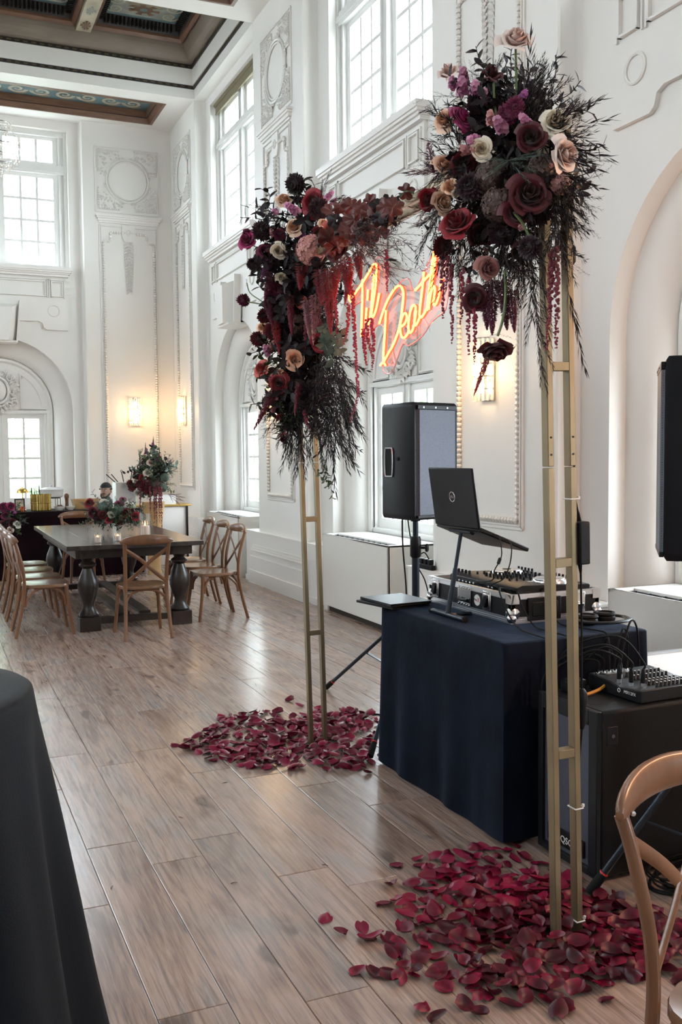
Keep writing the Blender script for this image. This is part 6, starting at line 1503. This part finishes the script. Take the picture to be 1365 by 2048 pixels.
sconce(fr_right(1.585), 2.22, 'crystal wall sconce on the pilaster nearest the right loudspeaker', 75, (1, .50, .26))
sconce(fr_left(6.115), 2.22, 'crystal wall sconce on the opposite long wall', 9)
# ================================================================== CHANDELIER
cc = onY(-2, 290, 9.0)
t = thing('chandelier', 'crystal chandelier hanging from the painted ceiling rib', 'chandelier', (cc.x, cc.y, cc.z))
b = MB(); b.tube([(0,0,.1),(0,0,7.49-cc.z)], .012, 8); b.lathe([(.05,7.46-cc.z),(.06,7.49-cc.z)], 16); b.build('chain', M['chrome'], t)
rr = random.Random(5)
for tier, (r, z, n) in enumerate(((.10,.16,8),(.16,.06,12),(.19,-.04,14),(.15,-.12,12),(.09,-.18,8),(.03,-.24,3))):
    b = MB(); b.tube([(r*math.cos(2*PI*j/24), r*math.sin(2*PI*j/24), z+.02) for j in range(24)], .004, 5, closed=True); ro = b.build('ring', M['chrome'], t)
    for j in range(n):
        a = 2*PI*j/n+tier*.3; b = MB(); b.lathe([(.002,.022),(.016,.006),(.016,-.006),(.002,-.024)], 6, (r*math.cos(a), r*math.sin(a), z-.01)); b.build('crystal_drop', M['crystal'], ro, smooth=False)
# ================================================================== COCKTAIL TABLE
cx0, cy0 = -.15, 2.43
t = thing('cocktail_table', 'round cocktail table hidden under the dark cloth at the aisle', 'table', (cx0, cy0, 0))
b = MB(); b.lathe([(.365,1.035),(.37,1.04),(.37,1.06),(.36,1.064)], 40); b.build('table_top', M['ebony'], t); b = MB(); b.lathe([(.03,.03),(.03,1.035)], 12); b.lathe([(.25,.0),(.25,.02),(.05,.05)], 20); b.build('pedestal', M['blackmet'], t)
b = MB(); rows = []; n = 120; rr = random.Random(3)
for (r, z, f) in ((.05,1.0705,0),(.20,1.0705,0),(.33,1.0705,0),(.366,1.0695,0),(.3755,1.063,0),(.378,1.05,.001),(.380,1.03,.002),(.385,.98,.005),(.40,.86,.012),(.42,.70,.02),(.445,.50,.028),(.475,.28,.034),(.50,.12,.04),(.52,.006,.046)):
    rows.append([Vector(((r+f*(math.sin(7*2*PI*i/n+.6)+.5*math.sin(13*2*PI*i/n+1)))*math.cos(2*PI*i/n), (r+f*(math.sin(7*2*PI*i/n+.6)+.5*math.sin(13*2*PI*i/n+1)))*math.sin(2*PI*i/n), z)) for i in range(n)])
b.grid(rows, cu=True); b.f.append(tuple(range(n))); b.mi.append(0)
o = b.build('cocktail_cloth', mat('dark_teal_linen', (.0025,.005,.008), .65, bump=.12, bscale=220, Specular_IOR_Level=.15, Sheen_Weight=.03), None, ang=80, loc=(cx0, cy0, 0)); tag(o, 'dark blue-black cloth falling to the floor over the round cocktail table', 'tablecloth')

# ================================================================== CABLES AND SMALL GEAR
def cable(pts, r, name, lab, m=None, cat='cable'):
    b = MB(); b.tube(crom(pts, 6), r, 6); o = b.build(name, m or M['rubber']); return tag(o, lab, cat)
AP = lambda z, dx=.062: arch_pt(dx, -1.17, z)
t = thing('power_brick', 'black power supply brick strapped to the near brass post', 'power supply', AP(1.32, .074)); t.rotation_euler = arch.rotation_euler
b = MB(); b.box(-.020,.020,-.032,.032,-.070,.070); b.build('case', M['blackpl'], t, bevel=.005)
b = MB(); b.tube([(0,0,.07),(-.004,0,.10)], [.008,.004], 8); b.tube([(0,0,-.07),(.003,0,-.10)], [.008,.004], 8); b.build('strain_relief', M['rubber'], t)
cable([AP(1.415,.071), AP(1.48,.0575), AP(1.55,.0575), AP(1.9,.0575), AP(2.2,.0575), AP(2.5,.0575)], .0035, 'power_cable', 'thin black cable running up the near brass post from the brick')
t = thing('cable_coupler', 'black inline coupler on the cable high on the near post', 'coupler', AP(2.245,.064)); b = MB(); b.lathe([(.005,-.03),(.010,-.022),(.010,.022),(.005,.03)], 10); b.build('shell', M['blackpl'], t)
cable([AP(1.225,.077), AP(1.05,.078), AP(.95,.076), AP(.83,.0745)], .0035, 'power_cable', 'thin black cable dropping from the brick to the plug on the near post')
t = thing('cable_plug', 'black plug joint hanging on the near post beside the subwoofer', 'plug', AP(.775,.0735)); b = MB(); b.lathe([(.008,-.075),(.014,-.055),(.015,.0),(.020,.02),(.018,.045),(.008,.06)], 12); b.build('shell', M['blackpl'], t)
cable([AP(.705,.0735), AP(.64,.066), AP(.56,.0575), AP(.44,.0575), AP(.2,.0575), AP(.055,.0575), AP(.022,.066), AP(.0125,.10)], .0035, 'power_cable', 'thin black cable running down the near brass post into the petals')
Zt = lambda px, py, z: onZ(px, py, z)
# laptop leads
cable([Vector((2.377,3.744,1.241)), Vector((2.392,3.715,1.236)), at(1003,1092,4.3), at(1003,1115,4.3), at(990,1140,4.32), at(985,1160,4.36), Vector((2.432,3.965,.992)), Vector((2.468,3.975,.972))], .003, 'laptop_lead', 'black lead with a ferrite bead hanging from the laptop')
t = thing('ferrite_bead', 'black ferrite bead on the laptop lead', 'bead', at(999,1122,4.3)); b = MB(); b.lathe([(.004,-.016),(.008,-.012),(.008,.012),(.004,.016)], 8, (0,0,0), Ry(.4)); b.build('shell', M['blackpl'], t)
cable([Vector((2.442,3.744,1.215)), Vector((2.450,3.715,1.210)), at(1024,1097,4.33), at(1020,1130,4.33), at(1007,1158,4.33), Vector((2.435,3.84,.995)), Vector((2.468,3.845,.972))], .003, 'laptop_lead', 'black lead looping from the laptop to the case corner')
CM = M['rubber']
def JK(q, dz=.006): return mp_(-.145+.03*q, .115, dz)
cable([Vector((2.468,3.775,.972)), Vector((2.435,3.765,.990)), Vector((2.402,3.72,.975)), Vector((2.385,3.62,.89)), Vector((2.372,3.52,.846)), Vector((2.36,3.42,.8425)), Vector((2.355,3.33,.8425)), Vector((2.354,3.294,.838)), Vector((2.355,3.278,.80)), Vector((2.375,3.245,.74)), Vector((2.43,3.19,.765)), JK(0,.055), JK(0)], .004, 'audio_cable', 'black audio cable draped from the case over the velvet table edge')
cable([Vector((2.468,3.705,.972)), Vector((2.447,3.697,.990)), Vector((2.447,3.645,.986)), Vector((2.452,3.61,.92)), Vector((2.46,3.53,.8475)), Vector((2.462,3.43,.8425)), Vector((2.464,3.33,.8425)), Vector((2.464,3.294,.838)), Vector((2.465,3.278,.80)), Vector((2.475,3.235,.755)), Vector((2.50,3.18,.785)), JK(1,.06), JK(1)], .004, 'audio_cable', 'second black audio cable slung from the case corner to the mixer')
cable([Vector((2.60,3.684,.975)), Vector((2.60,3.652,.990)), Vector((2.60,3.625,.94)), Vector((2.61,3.56,.8475)), Vector((2.635,3.45,.8425)), Vector((2.66,3.34,.8425)), Vector((2.663,3.294,.838)), Vector((2.664,3.278,.80)), Vector((2.662,3.235,.745)), Vector((2.645,3.18,.775)), JK(5,.06), JK(5)], .004, 'audio_cable', 'black audio cable curling from the case end to the mixer')
PLUGS = [(-.130,.005), (-.105,-.035), (-.080,-.075), (-.085,.050)]
def patch(pts): cable(pts, .0042, 'patch_cable', 'black patch cable arching over the mixer', CM)['group'] = 'patch cables arching over the mixer'
for k, q in enumerate((2, 3, 4)):            # from the rear jacks, over the back of the subwoofer
    s = JK(q); h = .13+.03*k; ex_ = 2.575+.028*k if k < 1 else 2.72+.06*(k-1)
    patch([s, JK(q,.05), s+Vector(((ex_-s.x)*.35, .02, h)), s+Vector(((ex_-s.x)*.75, .06, h*.8)), Vector((ex_, 3.222, .72)), Vector((ex_, 3.226, .60)), Vector((ex_, 3.226, .40))])
for k, (x, y) in enumerate(PLUGS):           # from the standing plugs, arching to the left behind the subwoofer
    s = mp_(x, y, .066); ex_ = (2.29, 2.315, 2.34, 2.425)[k]; h = (.06, .095, .13, .05)[k]
    patch([s, s+Vector((0, 0, .03)), s+Vector(((ex_-s.x)*.4, .05, h)), Vector((ex_+(s.x-ex_)*.2, 3.17 if k < 3 else 3.19, .755+.035*k if k < 3 else .74)), Vector((ex_, 3.222, .70)), Vector((ex_, 3.226, .58)), Vector((ex_, 3.226, .40))])
cable([Vector((2.28,3.02,.6625)), Vector((2.37,3.04,.6635)), Vector((2.44,3.055,.672)), Vector((2.474,3.062,.684))], .0065, 'orange_jack', 'orange sleeved jack lead beside the mixer', mat('orange_sleeve', (.55,.24,.03), .5), 'cable')
for k, (x, y) in enumerate(PLUGS):
    t = thing('audio_plug', 'black and silver audio plug standing in the mixer', 'plug', mp_(x, y, -.001), 0, 'plugs standing in the mixer'); b = MB(); b.lathe([(.008,0),(.009,.012),(.009,.05),(.005,.07)], 10); b.build('barrel', M['blackpl'], t); b = MB(); b.lathe([(.0095,.0),(.0095,.014)], 10); b.build('collar', M['alu'], t)
t = thing('power_adapter', 'black mains adapter lying on the subwoofer by the mixer', 'power supply', (2.37, 3.13, SH+.001)); b = MB(); b.box(-.045,.045,-.028,.028,0,.05); b.build('case', M['blackpl'], t, bevel=.008); b = MB(); b.box(-.03,.03,-.02,.02,.0501,.051); b.build('rating_label', M['lam'], t, smooth=False)
# headphones lying flat
t = thing('headphones', 'folded black over-ear headphones lying on the velvet table', 'headphones', (2.80, 3.50, ZT+.002)); t.rotation_euler = (0, 0, .2)
for s in (-1, 1):
    b = MB(); b.lathe([(.038,0),(.048,.006),(.05,.02),(.044,.034),(.03,.038)], 20, (s*.06, .03, .0)); o = b.build('ear_cup', M['blackpl'], t)
    b = MB(); b.tube([(s*.06+.042*math.cos(2*PI*i/20), .03+.042*math.sin(2*PI*i/20), .036) for i in range(20)], .010, 6, closed=True); b.build('ear_pad', M['rubber'], o)
b = MB(); b.tube(crom([(-.115,.03,.022),(-.125,-.03,.022),(-.07,-.10,.024),(.0,-.12,.026),(.07,-.10,.024),(.125,-.03,.022),(.115,.03,.022)], 5), [(.016,.007)]*31, 8, flat=(0,0,1)); b.build('headband', M['blackmet'], t)
# speaker cables at the left stand
SV = lambda x, y, z: Vector((SPL.x+x, SPL.y+y, z))
cable([SV(-.09,0,1.24), SV(-.085,.004,1.05), SV(-.062,.008,.80), SV(-.055,.010,.55), SV(-.06,.012,.25), SV(-.09,.03,.03), SV(-.18,.09,.006), SV(-.28,.20,.006)], .005, 'speaker_cable', 'black cable hanging from the loudspeaker down its stand')
cable([SV(-.03,.05,1.24), SV(0,.06,1.08), SV(.05,.07,.92), SV(.12,.09,.80), SV(.20,.15,.55), SV(.26,.24,.20), SV(.32,.34,.012), SV(.48,.60,.006)], .004, 'speaker_cable', 'second black cable swinging from the loudspeaker to the wall')
# coil of cable with a red strap near the subwoofer
t = thing('cable_coil', 'coil of black cable on the floor by the subwoofer with a red strap', 'cable', (2.60, 2.70, 0)); b = MB()
for k in range(9): R_ = .12+.010*k; b.tube([(R_*1.05*math.cos(2*PI*i/36)+.01*math.sin(k), R_*.62*math.sin(2*PI*i/36), .008+.010*((k*5) % 6)+.006*math.sin(2*PI*i/36*2+k)) for i in range(36)], .0042, 6, closed=True)
b.build('coil', M['rubber'], t); b = MB(); b.cbox((-.02,-.1275,.035), .30, .004, .026, Ry(.03)); b.build('strap', M['red'], t, bevel=.001)
# small dry twig bits on the floor
for k, q in enumerate(((468,1767),(224,1776),(362,1635),(450,1566),(790,1584),(650,1731))):
    p = onZ(*q); t_ = MB(); t_.tube([(-.012,0,.002),(0,.003,.003),(.014,0,.002)], [.0012,.0016,.0008], 5); o = t_.build('stem_scrap', M['leafdk'], None, loc=p, rot=(0,0,k*1.1)); tag(o, 'tiny dark stem scrap lying alone on the wood floor', 'debris', 'stem scraps on the floor')

p = onX(857, 1140, 3.83)
t = thing('power_strip', 'black power strip with plugs on the pilaster base behind the loudspeaker stand', 'power strip', (3.815, p.y, .650)); b = MB(); b.box(-.022,.022,-.12,.12,0,.04); b.build('strip', M['blackpl'], t, bevel=.004)
for k in range(3): b = MB(); b.box(-.02,.02,-.09+.07*k,-.045+.07*k,.0405,.085); b.build('plug', M['blackpl'], t, bevel=.005)
cable([Vector((3.80,p.y-.07,.74)), Vector((3.74,p.y-.09,.80)), Vector((3.70,p.y-.05,.72)), Vector((3.71,p.y-.02,.45)), Vector((3.705,p.y+.02,.15)), Vector((3.66,p.y-.1,.012))], .005, 'mains_cable', 'black mains cable looping from the power strip down to the floor')

# ================================================================== ROSE PETALS ON THE FLOOR
def petal_mb(seed):
    rr = random.Random(seed); b = MB(); rows = []; cu = rr.uniform(.25,.7); cl = rr.uniform(.1,.6); tw = rr.uniform(-.4,.4)
    for j in range(6):
        v = j/5; w = .5*math.sin(PI*(.08+.80*v))**.75*(1-.25*(1-v)); row = []
        for k in range(5):
            u = (k-2)/2; x = w*u; y = v-.5; z = cu*u*u*.5*w*2+cl*(v-.45)**2+tw*u*v*.2+(.10*math.sin(3*u+seed) if j == 5 else 0)
            row.append(Vector((x, y, z)))
        rows.append(row)
    b.grid(rows); return b
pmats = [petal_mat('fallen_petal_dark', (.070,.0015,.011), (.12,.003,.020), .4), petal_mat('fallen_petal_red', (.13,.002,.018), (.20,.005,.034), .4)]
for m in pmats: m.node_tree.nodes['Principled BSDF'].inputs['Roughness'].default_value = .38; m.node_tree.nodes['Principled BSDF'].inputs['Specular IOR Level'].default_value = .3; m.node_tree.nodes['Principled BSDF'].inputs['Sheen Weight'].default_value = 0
PMB = [petal_mb(s) for s in range(6)]
PME = [b.mesh('rose_petal', pmats[i % 2], True, 180) for i, b in enumerate(PMB)]
def inpoly(x, y, P):
    c = False; j = len(P)-1
    for i in range(len(P)):
        if (P[i][1] > y) != (P[j][1] > y) and x < (P[j][0]-P[i][0])*(y-P[i][1])/(P[j][1]-P[i][1])+P[i][0]: c = not c
        j = i
    return c
NEARP = [(660,1838),(700,1862),(745,1876),(790,1868),(795,1825),(830,1800),(850,1765),(872,1715),(900,1700),(960,1690),(1040,1705),(1100,1720),(1190,1790),(1320,1800),(1365,1850),(1400,1990),(1280,2005),(1110,2040),(1080,2010),(1000,2000),(960,2048),(900,2048),(940,1985),(860,1965),(740,1960),(730,1935),(800,1905),(790,1885),(700,1885)]
FARP = [(345,1495),(400,1468),(430,1450),(480,1428),(580,1425),(660,1432),(740,1418),(746,1440),(744,1500),(735,1540),(640,1545),(545,1540),(430,1528),(395,1512)]
rr = random.Random(17)
pw = [onZ(x, y) for x, y in NEARP]; fw_ = [onZ(x, y) for x, y in FARP]
def scatter(P, n, holes=0):
    xs = [p.x for p in P]; ys = [p.y for p in P]; P2 = [(p.x, p.y) for p in P]; out = []
    cl = []
    while len(cl) < 45:
        x, y = rr.uniform(min(xs), max(xs)), rr.uniform(min(ys), max(ys))
        if inpoly(x, y, P2): cl.append((x, y))
    while len(out) < n:
        if rr.random() < .75: c = rr.choice(cl); x, y = rr.gauss(c[0], .075), rr.gauss(c[1], .075)
        else: x, y = rr.uniform(min(xs), max(xs)), rr.uniform(min(ys), max(ys))
        if inpoly(x, y, P2): out.append((x, y))
    return out
singles = [onZ(*q) for q in ((650,1842),(680,1868),(838,1720),(845,2024),(878,2042),(770,1812),(725,1862),(752,1880),(800,1808),(815,1820))]
near = [(p.x, p.y) for p in singles]+scatter(pw, 470)
far = [(onZ(*q).x, onZ(*q).y) for q in ((580,1402),(600,1413),(700,1420),(735,1548))]+scatter(fw_, 420)
from mathutils.bvhtree import BVHTree
bpy.context.view_layer.update()
def kids(o): return ([o] if o.type == 'MESH' else [])+[k for c in o.children for k in kids(c)]
OBST = []
for o in bpy.data.objects:
    if o.parent is None and o.name.split('.')[0] in ('metal_arch', 'zip_tie', 'power_cable', 'speaker_cable', 'speaker_stand', 'velvet_tablecloth', 'subwoofer', 'cable_coil', 'cross_back_chair'):
        for q in kids(o):
            vs = [q.matrix_world @ v.co for v in q.data.vertices]
            if vs and min(v.z for v in vs) < .09: OBST.append((min(v.x for v in vs), max(v.x for v in vs), min(v.y for v in vs), max(v.y for v in vs), BVHTree.FromPolygons(vs, [tuple(f.vertices) for f in q.data.polygons])))
CELL = {}
def blocked(x, y): return (TX0-.02 < x < TX1 and TY0-.02 < y < TY1) or (SX0-.02 < x < SX1 and SY0-.02 < y < SY1)
def pose(rr): return Euler((rr.uniform(-.36,.36)+(PI if rr.random() < .3 else 0), rr.uniform(-.36,.36), rr.uniform(0, 6.28)))
def settle(x, y):
    best = None
    for tr in range(7):
        X, Y = (x, y) if tr == 0 else (x+rr.gauss(0, .012*tr), y+rr.gauss(0, .012*tr))
        if blocked(X, Y): continue
        k = rr.randrange(6); E_ = pose(rr); s = rr.uniform(.046,.072); R3 = E_.to_matrix()
        vs = [R3 @ Vector(v)*s for v in PMB[k].v]; lo = min(v.z for v in vs)
        x0, x1, y0, y1 = min(v.x for v in vs)+X, max(v.x for v in vs)+X, min(v.y for v in vs)+Y, max(v.y for v in vs)+Y
        near_ = [q[4] for q in OBST if q[0] < x1 and q[1] > x0 and q[2] < y1 and q[3] > y0]
        for cx in range(int(x0/.08)-1, int(x1/.08)+2):
            for cy in range(int(y0/.08)-1, int(y1/.08)+2):
                near_ += [q[4] for q in CELL.get((cx, cy), ()) if q[0] < x1 and q[1] > x0 and q[2] < y1 and q[3] > y0]
        for lv in range(12):
            z = .0015+.0035*lv-lo
            if best and z+lo >= best[0]: break
            T = BVHTree.FromPolygons([v+Vector((X, Y, z)) for v in vs], PMB[k].f)
            if not any(T.overlap(q) for q in near_):
                best = (z+lo, X, Y, z, k, E_, s, T, x0, x1, y0, y1); break
        if best and best[0] < .012: break
    if not best: return None
    CELL.setdefault((int(best[1]/.08), int(best[2]/.08)), []).append((best[8], best[9], best[10], best[11], best[7]))
    return best[1:7]
def prep(lst):
    lst = list(lst); rr.shuffle(lst); return [q for q in (settle(*p) for p in lst) if q]
near = prep(near); far = prep(far)
near.sort(key=lambda p: p[1])
allp = [(p, 'n') for p in near]+[(p, 'f') for p in sorted(far, key=lambda p: p[1])]
LAB = {'n': 'dark red rose petal scattered on the floor around the near brass post', 'f': 'dark red rose petal scattered on the floor around the far brass post'}
GRP = {'n': 'petals around the near brass post', 'f': 'petals around the far brass post'}
stf = MB()
for i, ((x, y, z0, k, E_, s), g_) in enumerate(allp):
    if i < 300: tag(inst('rose_petal', PME[k], None, (x, y, z0), E_, s), LAB[g_], 'petal', GRP[g_])
    else:
        stf.cur = k % 2; stf.merge(PMB[k], Matrix.Translation((x, y, z0)) @ E_.to_matrix().to_4x4() @ Matrix.Scale(s, 4)); stf.mi[-len(PMB[k].f):] = [k % 2]*len(PMB[k].f)
tag(stf.build('rose_petals', pmats, None, True, 180), 'drift of dark red rose petals on the floor around the arch posts', 'petals', None, 'stuff')
